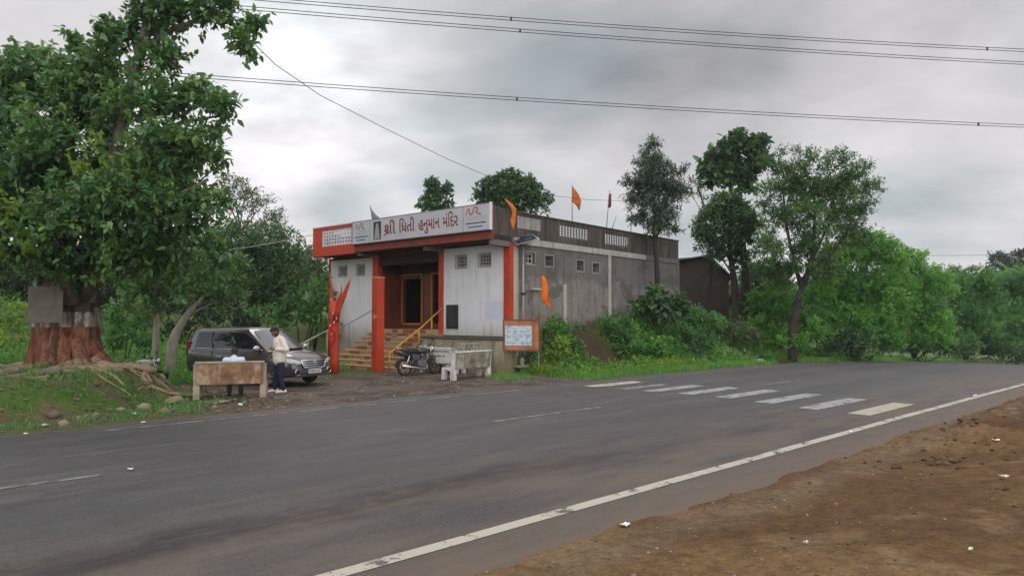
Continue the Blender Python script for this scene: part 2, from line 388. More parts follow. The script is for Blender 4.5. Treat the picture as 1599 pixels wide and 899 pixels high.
def asphalt_material():
    n = NT('asphalt'); a = n.N.new('ShaderNodeAttribute'); a.attribute_name = 'sd'; v = a.outputs['Vector']
    sp = n.N.new('ShaderNodeSeparateXYZ'); n.L.new(v, sp.inputs[0]); s, d = sp.outputs[0], sp.outputs[1]
    def scaled(x, y):
        m = n.N.new('ShaderNodeMapping'); m.inputs['Scale'].default_value = (x, y, 1); n.L.new(v, m.inputs[0]); return m.outputs[0]
    big = n.noise(scaled(.12, .45), 3, 5, .6); mid = n.noise(scaled(.5, 1.6), 3, 5, .6); fine = n.noise(scaled(1, 1), 24, 5, .8); grit = n.noise(scaled(1, 1), 95, 3, .85)
    c = n.ramp(big, (.32, (.045, .0425, .042)), (.55, (.061, .058, .057)), (.72, (.082, .078, .076)))
    c = n.mix(1.0, c, n.ramp(mid, (.3, .66), (.7, 1.28)), 'MULTIPLY')
    c = n.mix(1.0, c, n.ramp(fine, (.3, .46), (.51, 1.0), (.72, 1.65)), 'MULTIPLY')
    c = n.mix(1.0, c, n.ramp(grit, (.35, .62), (.65, 1.35)), 'MULTIPLY')
    c = n.mix(n.math('MULTIPLY', n.step(s, 9, 26), .45), c, (.098, .095, .093))
    # worn wheel tracks, bled bitumen streak, brown dust that traffic throws to the edges
    def band(c0, w): return n.step(n.math('ABSOLUTE', n.math('SUBTRACT', d, c0)), w, w * .25)
    for c0, w in ((8.4, .8), (11.0, .7), (12.8, .7)):
        c = n.mix(n.math('MULTIPLY', band(c0, w), .35), c, (.047, .047, .048))
    jag = n.math('ADD', d, n.math('MULTIPLY', n.math('SUBTRACT', n.noise(scaled(.35, .2), 3, 6, .7), .5), 1.3))
    bl = n.step(n.math('ABSOLUTE', n.math('SUBTRACT', jag, 6.6)), .62, .12)
    bl = n.math('MULTIPLY', bl, n.step(s, 10.5, 5.5)); bl = n.math('MULTIPLY', bl, n.step(n.noise(scaled(.8, 2.5), 3, 6, .7), .30, .52))
    c = n.mix(n.math('MULTIPLY', bl, .95), c, (.012, .0125, .014))
    dj = n.math('ADD', d, n.math('MULTIPLY', n.math('SUBTRACT', mid, .5), 1.6))
    dust = n.math('MULTIPLY', n.step(dj, 5.6, 4.1), .75)
    dust = n.math('MAXIMUM', dust, n.math('MULTIPLY', n.math('MULTIPLY', n.step(dj, 8.2, 5.1), .55), n.step(big, .35, .6)))
    c = n.mix(dust, c, (.125, .088, .058))
    dust2 = n.math('MULTIPLY', n.step(dj, 13.9, 14.8), .6)
    c = n.mix(dust2, c, (.088, .076, .064))
    sc_ = n.math('MULTIPLY', n.step(n.noise(scaled(.28, 5.5), 3, 6, .75), .60, .70), n.step(n.noise(scaled(.5, .8), 2, 3, .6), .45, .6))
    c = n.mix(n.math('MULTIPLY', sc_, .45), c, (.125, .118, .11))
    st = n.N.new('ShaderNodeTexVoronoi'); st.inputs['Scale'].default_value = 34; n.L.new(v, st.inputs['Vector']); c = n.mix(n.math('MULTIPLY', n.step(st.outputs['Distance'], .20, .08), .55), c, (.15, .145, .138))
    # hairline cracks
    vo = n.N.new('ShaderNodeTexVoronoi'); vo.feature = 'DISTANCE_TO_EDGE'; vo.inputs['Scale'].default_value = .55
    wv = n.N.new('ShaderNodeVectorMath'); wv.operation = 'ADD'; n.L.new(scaled(.35, 1.0), wv.inputs[0])
    nz = n.N.new('ShaderNodeTexNoise'); nz.inputs['Scale'].default_value = 2.2; n.L.new(v, nz.inputs['Vector']); n.L.new(nz.outputs['Color'], wv.inputs[1]); n.L.new(wv.outputs[0], vo.inputs['Vector'])
    cr = n.math('MULTIPLY', n.step(vo.outputs['Distance'], .010, .002), n.step(big, .5, .6))
    c = n.mix(n.math('MULTIPLY', cr, .5), c, (.03, .03, .03))
    n.color(c); n.set(spec=.35); n.set(rough=n.ramp(mid, (.3, .58), (.7, .8)))
    n.bump(n.math('ADD', fine, n.math('MULTIPLY', grit, .6)), .35, .012)
    return n.m
def paint_material(name, col, wear):
    n = NT(name); a = n.N.new('ShaderNodeAttribute'); a.attribute_name = 'sd'; v = a.outputs['Vector']
    f = n.noise(v, 3.5, 9, .78); g = n.noise(v, 70, 3, .7)
    c = n.mix(1.0, col, n.ramp(g, (.3, .75), (.65, 1.08)), 'MULTIPLY')
    c = n.mix(n.step(f, wear, wear + .07), c, (.10, .092, .085))
    n.color(c); n.set(rough=.8, spec=.2); n.bump(g, .2, .01)
    return n.m
def make_road():
    me = strip('road', None, -60, 150, 3.3, 15.6, 0.0, .5, 40); o = link_mesh('road', me, asphalt_material(), smooth=True); o['kind'] = 'structure'
    P1 = paint_material('road_paint', (.42, .385, .32), .525); P2 = paint_material('road_paint_grey', (.29, .295, .30), .52); P3 = paint_material('road_paint_faint', (.22, .21, .195), .47); P4 = paint_material('road_paint_yellowed', (.36, .35, .26), .57)
    o = link_mesh('road_edge_line', strip('road_edge_line', None, -20, 110, 4.87, 5.035, .005, .25, 2, .05), P1); o['kind'] = 'structure'
    o = link_mesh('road_edge_line', strip('road_edge_line', None, 3.0, 110, 13.86, 13.97, .005, .25, 2, .06), P3); o['kind'] = 'structure'
    V = []; F = []; A = []
    for k in range(-2, 12):                     # broken centre line
        s0 = -.4 + 9.8 * k - 0.6; m = strip('c', None, s0, s0 + 3.2, 10.0, 10.11, .005, .25, 1)
        co = np.zeros(len(m.vertices) * 3, np.float32); m.vertices.foreach_get('co', co); co = co.reshape(-1, 3)
        fv = np.array([p.vertices[:] for p in m.polygons]); at_ = np.zeros(len(co) * 3, np.float32); m.attributes['sd'].data.foreach_get('vector', at_)
        F.append(fv + sum(len(q) for q in V)); V.append(co); A.append(at_.reshape(-1, 3)); bpy.data.meshes.remove(m)
    o = link_mesh('road_centre_line', np_mesh('road_centre_line', np.concatenate(V), np.concatenate(F), {'sd': ('FLOAT_VECTOR', np.concatenate(A))}), P3); o['kind'] = 'structure'
    rows = [(13.22, .50, 15.25, 17.55, P1), (12.14, .42, 15.3, 17.45, P3), (11.28, .44, 15.45, 17.85, P2), (10.27, .46, 15.6, 18.1, P2), (9.18, .46, 15.6, 18.2, P2), (7.98, .46, 15.35, 18.1, P2), (6.80, .46, 15.05, 17.85, P2), (5.70, .46, 14.95, 17.65, P4)]
    V = []; F = []; A = []
    me_by = {}
    for d, w, a, b, p in rows:
        o = link_mesh('crossing_stripe', strip('crossing_stripe', None, a, b, d - w / 2, d + w / 2, .006, .2, 2, .03), p); o['kind'] = 'structure'
make_ground(); make_road()

# ------------------------------------------------------------------ shared materials
def wall_material(name, base, dark, light, moss=None, streak=.7, grain=1.0, soot=None, moss_lo=1.2, moss_hi=2.6, patch=None, upper=None):
    n = NT(name); v = n.coord('Object'); f = n.noise(v, 1.1, 6, .62, .3); g = n.noise(n.coord('Object', (3.2, 3.2, .32)), 1.6, 6, .65); h = n.noise(v, 14, 5, .65)
    c = n.ramp(f, (.34, base), (.62, light)); c = n.mix(n.math('MULTIPLY', n.step(g, .48, .70), streak), c, dark)
    c = n.mix(grain, c, n.mix(1.0, c, n.ramp(h, (.3, .80), (.7, 1.14)), 'MULTIPLY'))
    sp = n.N.new('ShaderNodeSeparateXYZ'); n.L.new(v, sp.inputs[0]); z = sp.outputs[2]
    if upper:                                        # darker newer plaster above an uneven line
        zu = n.math('ADD', z, n.math('MULTIPLY', n.math('SUBTRACT', n.noise(n.coord('Object', (.8, .8, .5), (7, 3, 2)), 1.5, 5, .6), .5), 1.6))
        c = n.mix(n.math('MULTIPLY', n.step(zu, 3.35, 3.5), .62), c, upper)
    if patch:
        c = n.mix(n.math('MULTIPLY', n.step(n.noise(n.coord('Object', (1, 1, 1.4), (4, 2, 1)), .75, 5, .6), .53, .60), .8), c, patch)
    if moss:
        zz = n.math('ADD', z, n.math('MULTIPLY', n.math('SUBTRACT', g, .5), 2.2))
        c = n.mix(n.math('MULTIPLY', n.step(zz, moss_hi, moss_lo), .75), c, moss)
    if soot:
        c = n.mix(n.math('MULTIPLY', n.step(g, .40, .62), .8), c, soot)
    n.color(c); n.set(rough=.9, spec=.2); n.bump(n.math('ADD', h, f), .25 * grain, .03); return n.m
M_WHITE = wall_material('whitewashed_plaster', (.61, .61, .62), (.43, .42, .40), (.66, .66, .67), streak=.45, grain=.2, moss=(.30, .26, .20), moss_lo=.9, moss_hi=1.95)
M_RED = pmat('vermilion_paint', (.50, .055, .018), (.40, .04, .015), 3, .55, .12, spec=.35, dirt=(.26, .035, .018))
M_REDDK = pmat('weathered_red_paint', (.27, .045, .026), (.15, .04, .028), 2.5, .7, .15, dirt=(.085, .05, .038))
M_CONC = wall_material('stained_render', (.185, .167, .148), (.080, .071, .062), (.25, .228, .205), moss=(.075, .075, .045), moss_lo=.9, moss_hi=2.2, patch=(.105, .095, .084), upper=(.105, .104, .102))
M_PARA = wall_material('blackened_parapet', (.082, .070, .060), (.035, .031, .028), (.12, .105, .09), soot=(.042, .038, .034))
M_BEAM = wall_material('limewashed_beam', (.36, .35, .32), (.16, .15, .13), (.43, .42, .39), streak=.7)
M_JALI = wall_material('lattice_concrete', (.30, .29, .27), (.16, .15, .13), (.36, .35, .33), streak=.6)
M_JALID = pmat('grey_lattice', (.17, .16, .145), (.11, .10, .09), 5, .9, .1)
M_JALIW = pmat('white_lattice', (.62, .62, .63), (.5, .5, .5), 5, .8, .1, dirt=(.4, .38, .35))
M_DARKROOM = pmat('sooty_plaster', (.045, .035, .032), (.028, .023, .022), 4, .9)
M_BROWN = pmat('red_brown_tile', (.17, .045, .028), (.09, .028, .022), 3, .45, .1, spec=.4, dirt=(.10, .055, .03), stretch=(1, 1, .4))
M_ORANGE = pmat('orange_frame_paint', (.42, .17, .035), (.32, .12, .03), 6, .55)
M_YEL = pmat('yellow_rail_paint', (.60, .30, .03), (.45, .21, .03), 9, .5, .1)
M_STEEL = pmat('dull_steel', (.22, .22, .21), (.14, .13, .12), 9, .45, .05, metal=.6)
M_PALE = pmat('pale_yellow_pipe', (.36, .33, .19), (.26, .23, .13), 9, .6)
M_PIL = wall_material('pale_pilaster', (.40, .37, .31), (.22, .20, .165), (.47, .43, .36), streak=.7)
M_BLACK = pmat('black_paint', (.018, .018, .02), (.012, .012, .013), 9, .5, .05)
def step_material():
    n = NT('patterned_step_tile'); v = n.coord('Object')
    sp = n.N.new('ShaderNodeSeparateXYZ'); n.L.new(v, sp.inputs[0])
    br = n.N.new('ShaderNodeCombineXYZ')
    n.L.new(n.math('FLOOR', n.math('MULTIPLY', sp.outputs[0], 2.9)), br.inputs[0]); n.L.new(n.math('FLOOR', n.math('MULTIPLY', n.math('ADD', sp.outputs[2], .02), 2.4)), br.inputs[1])
    w = n.N.new('ShaderNodeTexWhiteNoise'); w.noise_dimensions = '2D'; n.L.new(br.outputs[0], w.inputs['Vector'])
    f = n.noise(v, 9, 5)
    c = n.mix(n.step(w.outputs['Value'], .59, .61), (.36, .26, .155), (.25, .10, .045)); c = n.mix(1.0, c, n.ramp(f, (.3, .75), (.7, 1.15)), 'MULTIPLY')
    n.color(c); n.set(rough=.6, spec=.3); n.bump(f, .15); return n.m
M_STEP = step_material()
M_TREAD = pmat('sandy_tread', (.44, .30, .17), (.34, .22, .12), 6, .7)

# ------------------------------------------------------------------ the temple
def part(o, label=None):
    if label: o['label'] = label
    return o
def make_temple():
    R = thing('temple', 'flat-roofed roadside temple, white and vermilion in front, stained grey concrete along its side', 'temple', TC, -PH)
    def B(nm, mat, *bx, bev=0):
        m = MB()
        for b in bx: m.box(*b)
        return m.build(nm, mat, R, bevel=bev)
    B('plinth', M_CONC, (-10.95, -.03, .03, 12.9, -.4, 1.33))
    B('porch_floor', M_STEP, (-7.49, -3.70, -.01, 1.25, 1.1, 1.5))
    ex, ez, ey = (1, 0, 0), (0, 0, 1), (0, -1, 0)
    def front(x0, x1, z0, holes):
        xs = sorted({x0, x1} | {h[0] for h in holes} | {h[1] for h in holes}); zs = sorted({z0, 4.68} | {h[2] for h in holes} | {h[3] for h in holes})
        m = MB(); m.wall((0, 0, 0), ex, ez, ey, xs, zs, lambda a, b: not any(h[0] < a < h[1] and h[2] < b < h[3] for h in holes), .2)
        return m.build('front_wall', M_WHITE, R)
    hl = [(-10.39, -9.77, 3.86, 4.31), (-9.06, -8.48, 3.86, 4.31)]; hr = [(-2.78, -2.20, 3.89, 4.37), (-1.55, -.94, 3.89, 4.37)]
    front(-10.99, -7.87, .3, hl); front(-3.45, -.29, 1.3, hr)
    def vent(h, O=(0, 0, 0), A=ex, N=ey, mat=M_JALI, inset=.045, n=4, lab=None, nz=3):
        O = Vector(O) - Vector(N) * inset
        w = (h[1] - h[0]); t = .035; xs = [h[0]]; zs = [h[2]]
        for i in range(n):
            a = h[0] + .05 + (w - .1) * i / n; xs += [a + t / 2, a + (w - .1) / n - t / 2]
        for i in range(nz):
            a = h[2] + .05 + (h[3] - h[2] - .1) * i / nz; zs += [a + t / 2, a + (h[3] - h[2] - .1) / nz - t / 2]
        xs.append(h[1]); zs.append(h[3])
        m = MB(); m.wall(O, A, ez, N, xs, zs, lambda a, b: not (any(xs[1 + 2 * i] < a < xs[2 + 2 * i] for i in range(n)) and any(zs[1 + 2 * k] < b < zs[2 + 2 * k] for k in range(nz))), .05)
        o = m.build('ventilator', mat, R)
        # raised surround
        f = MB(); e = .035; P = Vector(O) + Vector(N) * (inset + .012); A_ = Vector(A)
        xs2 = [h[0] - e, h[0], h[1], h[1] + e]; zs2 = [h[2] - e, h[2], h[3], h[3] + e]
        f.wall(P, A, ez, N, xs2, zs2, lambda a, b: not (h[0] < a < h[1] and h[2] < b < h[3]), .011)
        f.build('frame', M_JALI, o)
        return o
    for h in hl + hr: vent(h)
    # red pillars and lintels of the front
    B('pillar', M_RED, (-.29, .02, -.03, .22, 1.0, 4.70)); B('pillar', M_RED, (-11.12, -10.99, -.03, .22, 0, 4.70))
    B('pillar', M_RED, (-7.87, -7.49, -.04, .2, .9, 4.70)); B('pillar', M_RED, (-3.70, -3.45, -.04, .2, 1.0, 4.70))
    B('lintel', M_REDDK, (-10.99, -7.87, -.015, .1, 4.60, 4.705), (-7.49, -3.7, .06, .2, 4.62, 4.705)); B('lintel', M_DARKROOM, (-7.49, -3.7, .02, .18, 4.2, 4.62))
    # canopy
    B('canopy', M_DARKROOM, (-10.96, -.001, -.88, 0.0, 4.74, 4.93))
    B('canopy_beam', M_CONC, (-3.72, -3.46, -.86, -.05, 4.58, 4.738)); B('canopy_beam', M_CONC, (-7.86, -7.60, -.86, -.05, 4.60, 4.738)); B('canopy_beam', M_CONC, (-.26, -.005, -.86, -.04, 4.56, 4.738))
    fx = [-10.97, -10.25, -7.95, -7.88]; fz = [4.72, 5.14, 5.84, 6.0]
    m = MB(); m.wall((0, -1.0, 0), ex, ez, ey, fx, fz, lambda a, b: not (-10.25 < a < -7.95 and 5.14 < b < 5.84), .12); m.build('fascia', M_RED, R); B('fascia', M_REDDK, (-7.88, .005, -.998, -.88, 4.76, 6.0))
    B('coping', M_JALIW, (-11.0, -7.9, -1.03, -.86, 6.0, 6.045))
    B('parapet_end', M_PARA, (-.12, .0, -.88, .0, 4.93, 5.92)); B('parapet_end', M_CONC, (-10.97, -10.85, -.88, .0, 4.93, 6.0))
    B('soffit_edge', M_CONC, (-.10, .02, -.97, -.01, 4.55, 4.74))
    def lattice(O, A, N, x0, x1, z0, z1, nx, nz, mat, th=.05, border=.06, bar=.38, round_=False):
        xs = [x0]; zs = [z0]; px = (x1 - x0 - 2 * border) / nx; pz = (z1 - z0 - 2 * border) / nz
        for i in range(nx): xs += [x0 + border + px * (i + bar / 2), x0 + border + px * (i + 1 - bar / 2)]
        for i in range(nz): zs += [z0 + border + pz * (i + bar / 2), z0 + border + pz * (i + 1 - bar / 2)]
        xs.append(x1); zs.append(z1); ax = np.array(xs); az = np.array(zs)
        def solid(a, b):
            i = np.searchsorted(ax, a) - 1; k = np.searchsorted(az, b) - 1
            return not (i % 2 == 1 and k % 2 == 1)
        m = MB(); m.wall(O, A, ez, N, xs, zs, solid, th); return m.build('parapet_lattice', mat, R)
    lattice((0, -.985, 0), ex, ey, -10.25, -7.95, 5.14, 5.84, 11, 4, M_JALIW)
    # side wall on the road side: local y runs along it, outward normal +x
    A, N = (0, 1, 0), (1, 0, 0)
    hs = [(.90, 1.43, 3.98, 4.42), (2.06, 2.59, 3.96, 4.38), (4.15, 4.68, 3.88, 4.32), (5.32, 5.85, 3.87, 4.28)]
    ys = sorted({.2, 13.1} | {h[0] for h in hs} | {h[1] for h in hs}); zs = sorted({.2, 4.68} | {h[2] for h in hs} | {h[3] for h in hs})
    m = MB(); m.wall((0, 0, 0), A, ez, N, ys, zs, lambda a, b: not any(h[0] < a < h[1] and h[2] < b < h[3] for h in hs), .2); m.build('side_wall', M_CONC, R)
    for i, h in enumerate(hs): vent(h, (0, 0, 0), A, N, (M_PIL if i == 0 else M_CONC), .10, 3 if i else 2, nz=2)
    B('ring_beam', M_BEAM, (-.15, .05, .22, 9.75, 4.68, 4.91))
    B('ring_beam', M_CONC, (-.15, .045, 9.75, 13.1, 4.68, 4.905))
    jl = [(.40, 1.83, 5.28, 5.74), (2.98, 5.09, 5.17, 5.70), (6.27, 8.33, 5.14, 5.66)]
    ys = sorted({0.0, 13.1} | {h[0] for h in jl} | {h[1] for h in jl}); zs = sorted({4.91, 5.83} | {h[2] for h in jl} | {h[3] for h in jl})
    m = MB(); m.wall((0, 0, 0), A, ez, N, ys, zs, lambda a, b: not any(h[0] < a < h[1] and h[2] < b < h[3] for h in jl), .12); m.build('parapet', M_PARA, R)
    B('coping', M_PARA, (-.15, .04, .0, 13.12, 5.83, 5.88))
    lattice((-.03, 0, 0), A, N, *jl[0], 12, 3, M_JALI, bar=.72); lattice((-.03, 0, 0), A, N, *jl[1], 10, 5, M_JALID, bar=.34, th=.03); lattice((-.03, 0, 0), A, N, *jl[2], 10, 5, M_JALID, bar=.34, th=.03)
    for y, w, mt, zt, p in ((.30, .26, M_PIL, 4.675, .03), (3.32, .20, M_PIL, 3.3, .045), (3.34, .17, M_CONC, 4.675, .03), (6.62, .18, M_PIL, 4.675, .05), (9.72, .17, M_CONC, 4.675, .04), (10.7, .12, M_CONC, 4.675, .04), (12.98, .2, M_CONC, 4.675, .05)):
        B('pilaster', mt, (-.05, p, y - w / 2, y + w / 2, .6, zt))
    B('ledge', M_BEAM, (-.02, .12, 1.12, 1.75, 3.02, 3.09))
    # the far and hidden sides, roof
    B('side_wall', M_CONC, (-11.0, -10.8, .2, 13.1, .2, 4.9)); B('rear_wall', M_CONC, (-10.8, -.2, 12.9, 13.1, .2, 4.9))
    B('roof', M_PARA, (-10.84, -.14, .0, 12.95, 4.70, 4.88)); B('parapet', M_PARA, (-11.0, -10.88, .0, 13.1, 4.9, 5.83)); B('parapet', M_PARA, (-10.88, -.12, 12.98, 13.1, 4.9, 5.83))
    # porch recess: left reveal, rear wall with door and grille opening, ceiling
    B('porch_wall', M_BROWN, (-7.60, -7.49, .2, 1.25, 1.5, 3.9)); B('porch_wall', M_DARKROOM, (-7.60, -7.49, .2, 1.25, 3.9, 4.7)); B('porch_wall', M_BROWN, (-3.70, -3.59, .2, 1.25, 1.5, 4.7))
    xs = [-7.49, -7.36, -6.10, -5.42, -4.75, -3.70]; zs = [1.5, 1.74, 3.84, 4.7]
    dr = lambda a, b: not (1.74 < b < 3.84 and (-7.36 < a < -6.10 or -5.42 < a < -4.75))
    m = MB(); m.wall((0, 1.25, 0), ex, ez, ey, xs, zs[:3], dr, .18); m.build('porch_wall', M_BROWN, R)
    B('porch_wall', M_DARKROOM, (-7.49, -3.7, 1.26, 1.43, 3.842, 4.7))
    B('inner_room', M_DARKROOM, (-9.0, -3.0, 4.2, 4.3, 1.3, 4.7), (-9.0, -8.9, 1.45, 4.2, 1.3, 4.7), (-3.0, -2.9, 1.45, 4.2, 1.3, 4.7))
    f = B('door_frame', M_ORANGE, (-7.41, -7.35, 1.20, 1.26, 1.74, 3.88), (-6.11, -6.05, 1.20, 1.26, 1.74, 3.88), (-7.35, -6.11, 1.20, 1.26, 3.83, 3.89), (-7.30, -6.15, 1.21, 1.26, 1.66, 1.745))
    B('grille_frame', M_ORANGE, (-5.47, -5.40, 1.19, 1.26, 1.5, 3.9), (-5.40, -4.72, 1.20, 1.26, 3.82, 3.88), (-4.77, -4.70, 1.20, 1.26, 1.5, 3.82))
    g = MB()
    for i in range(7): g.cyl((-5.36 + .09 * i, 1.30, 1.74), (-5.36 + .09 * i, 1.30, 3.84), .008, n=6)
    for z in (2.2, 2.8, 3.4): g.cyl((-5.42, 1.30, z), (-4.75, 1.30, z), .008, n=6)
    g.build('grille', M_BLACK, R)
    # garland of looped paper flowers over the door
    gm = MB()
    for k in range(5):
        x0 = -7.3 + k * .24
        pts = [(x0 + .24 * t, 1.17, 3.86 - .20 * sin(pi * t)) for t in np.linspace(0, 1, 9)]
        gm.tube(pts, .022, 6)
    gm.build('door_garland', pmat('dried_garland', (.22, .17, .14), (.30, .12, .04), 20, .9), R, smooth=True)
    # flight of tiled steps
    for i in range(8):
        z1 = 1.5 * (8 - i) / 9; y0 = -.33 * (i + 1); sx = 0 if i < 5 else .12 * (i - 4)
        st = B('step', M_STEP, (-7.78 - sx * 1.2, -3.40 + sx * .8, y0, y0 + .40 + .02 * i, -.15, z1 - .04), bev=.008)
        MB().box(-7.80 - sx * 1.2, -3.38 + sx * .8, y0 - .02, y0 + .335, z1 - .04, z1).build('tread', M_TREAD if i > 3 else M_STEP, st, bevel=.008)
    return R
TEMPLE = make_temple()

# ------------------------------------------------------------------ name board over the porch
def glyphs(word, x0, x1, zbase, zh, extra_slash=False):
    """flat letter mesh of a word, fitted between x0..x1; returns vertices (x, z) and faces"""
    c = bpy.data.curves.new('lettering', 'FONT'); c.body = word; c.resolution_u = 3; c.offset = .012
    o = bpy.data.objects.new('lettering', c); COL.objects.link(o); bpy.context.view_layer.update()
    me = o.to_mesh(); V = [(v.co.x, v.co.y) for v in me.vertices]; F = [tuple(p.vertices) for p in me.polygons]
    o.to_mesh_clear(); bpy.data.objects.remove(o); bpy.data.curves.remove(c)
    a = min(v[0] for v in V); b = max(v[0] for v in V); k = (x1 - x0) / (b - a)
    return [(x0 + (x - a) * k, zbase + y * zh) for x, y in V], F
def stroke(m, pts, w, y, th=.008):
    """flat painted stroke in the xz plane"""
    P = [Vector((p[0], 0, p[1])) for p in pts]; L = []; R_ = []
    for i, p in enumerate(P):
        t = (P[min(i + 1, len(P) - 1)] - P[max(i - 1, 0)]).normalized(); n = Vector((-t.z, 0, t.x)) * (w / 2)
        L.append(p + n); R_.append(p - n)
    for i in range(len(P) - 1):
        m.prism([(q.x, y, q.z) for q in (L[i], R_[i], R_[i + 1], L[i + 1])], (0, -th, 0))
def make_sign():
    R = thing('sign_board', 'long pale grey name board with red lettering along the temple canopy', 'sign', T(0, -1.06, 5.065), -PH)
    m = MB(); m.box(-7.87, .01, -.055, .03, 0.02, .94)
    m.build('panel', pmat('flex_board', (.46, .47, .49), (.42, .43, .45), 2, .45, .03, spec=.4), R)
    f = MB(); f.box(.012, .055, -.07, .04, .0, .98); f.build('end_cap', pmat('bright_trim', (.72, .72, .73), (.62, .62, .63), 6, .4), R)
    f = MB(); f.box(-7.89, .01, -.065, .03, .94, .965); f.box(-7.89, .01, -.065, .03, -.005, .02); f.box(-7.905, -7.872, -.065, .03, -.005, .965); f.build('frame', M_STEEL, R)
    [MB().box(a, a + .016, -.059, -.05, .02, .94).build('seam', M_STEEL, R) for a in (-6.71, -1.30)]
    red = pmat('maroon_lettering', (.22, .022, .03), (.17, .018, .026), 8, .5, 0); y = -.062
    V = []; F = []
    zb, zh = .28, .62
    for w, a, b in (('\u0ab6\u0ac0', -5.76, -5.06), ('\u0abf\u0aa7\u0aa4\u0ac0', -4.82, -3.92), ('\u0ab9\u0aa8\u0ac1\u0aae\u0abe\u0aa8', -3.68, -2.52), ('\u0aae\u0a82\u0abf\u0aa6\u0ab0', -2.34, -1.55)):
        v, f = glyphs(w, a, b, zb, zh); o = len(V); V += [(p[0], y, p[1]) for p in v]; F += [tuple(i + o for i in q) for q in f]
    lt = MB(); lt.add(V, F); stroke(lt, [(-5.78, .24), (-5.66, .29), (-5.46, .40)], .055, y, .001); lt.build('lettering', red, R)
    # picture panel of a seated figure, kept plain
    p = MB(); p.box(-6.45, -5.97, -.064, -.052, .10, .84); pic = p.build('picture', pmat('dark_print', (.025, .022, .024), (.05, .04, .04), 6, .4, 0), R)
    q = MB(); prof = [(-.15, .16), (.15, .16), (.17, .30), (.12, .36), (.13, .50), (.085, .60), (.07, .72), (.0, .79), (-.07, .72), (-.085, .60), (-.13, .50), (-.12, .36), (-.17, .30)]
    q.prism([(-6.21 + a, -.0645, b) for a, b in prof], (0, -.004, 0)); q.box(-6.40, -6.02, -.068, -.0645, .125, .20); q.build('figure_print', pmat('pale_print', (.36, .33, .32), (.26, .22, .21), 12, .5, 0), pic)
    # sponsor marks at both ends: a flowing three-stroke mark, fine print lines
    org = pmat('orange_print', (.46, .10, .03), (.40, .08, .03), 8, .5, 0); orgf = pmat('faded_orange_print', (.36, .20, .16), (.33, .18, .15), 8, .5, 0)
    grn = pmat('dark_print_line', (.03, .075, .07), (.05, .06, .07), 30, .5, 0); gry = pmat('grey_print_line', (.27, .28, .29), (.33, .34, .35), 30, .5, 0)
    for x0, k, mt in ((-1.14, 1.0, org), (-7.68, .88, orgf)):
        S = MB(); zz = .60
        stroke(S, [(x0, zz), (x0 + .03 * k, zz + .12), (x0 + .10 * k, zz + .24)], .03, -.056)
        mark = [(.15, .24), (.16, .12), (.20, .03), (.27, .01), (.33, .06), (.36, .16), (.39, .24), (.50, .25), (.57, .23), (.58, .16), (.52, .12), (.45, .115), (.52, .09), (.60, .02), (.74, .01)]
        stroke(S, [(x0 + a * k, zz + b) for a, b in mark], .05, -.056)
        S.build('emblem', mt, R)
        rng = random.Random(3)
        for z, w, h, xa in ((.50, .95, .018, 0.05), (.42, .95, .018, 0.0)):
            x = xa; G = MB()
            while x < w: e = rng.uniform(.04, .11); G.box(x0 + x * k, x0 + min(x + e, w) * k, -.060, -.055, z, z + h); x += e + .025
            G.build('lettering', gry, R)
        for z, w, h, xa in ((.27, .98, .045, 0.0), (.14, .82, .040, .10)):
            x = xa; G = MB()
            while x < w: e = rng.uniform(.05, .13); G.box(x0 + x * k, x0 + min(x + e, w) * k, -.060, -.055, z, z + h); x += e + .016
            G.build('lettering', grn, R)
    return R
make_sign()

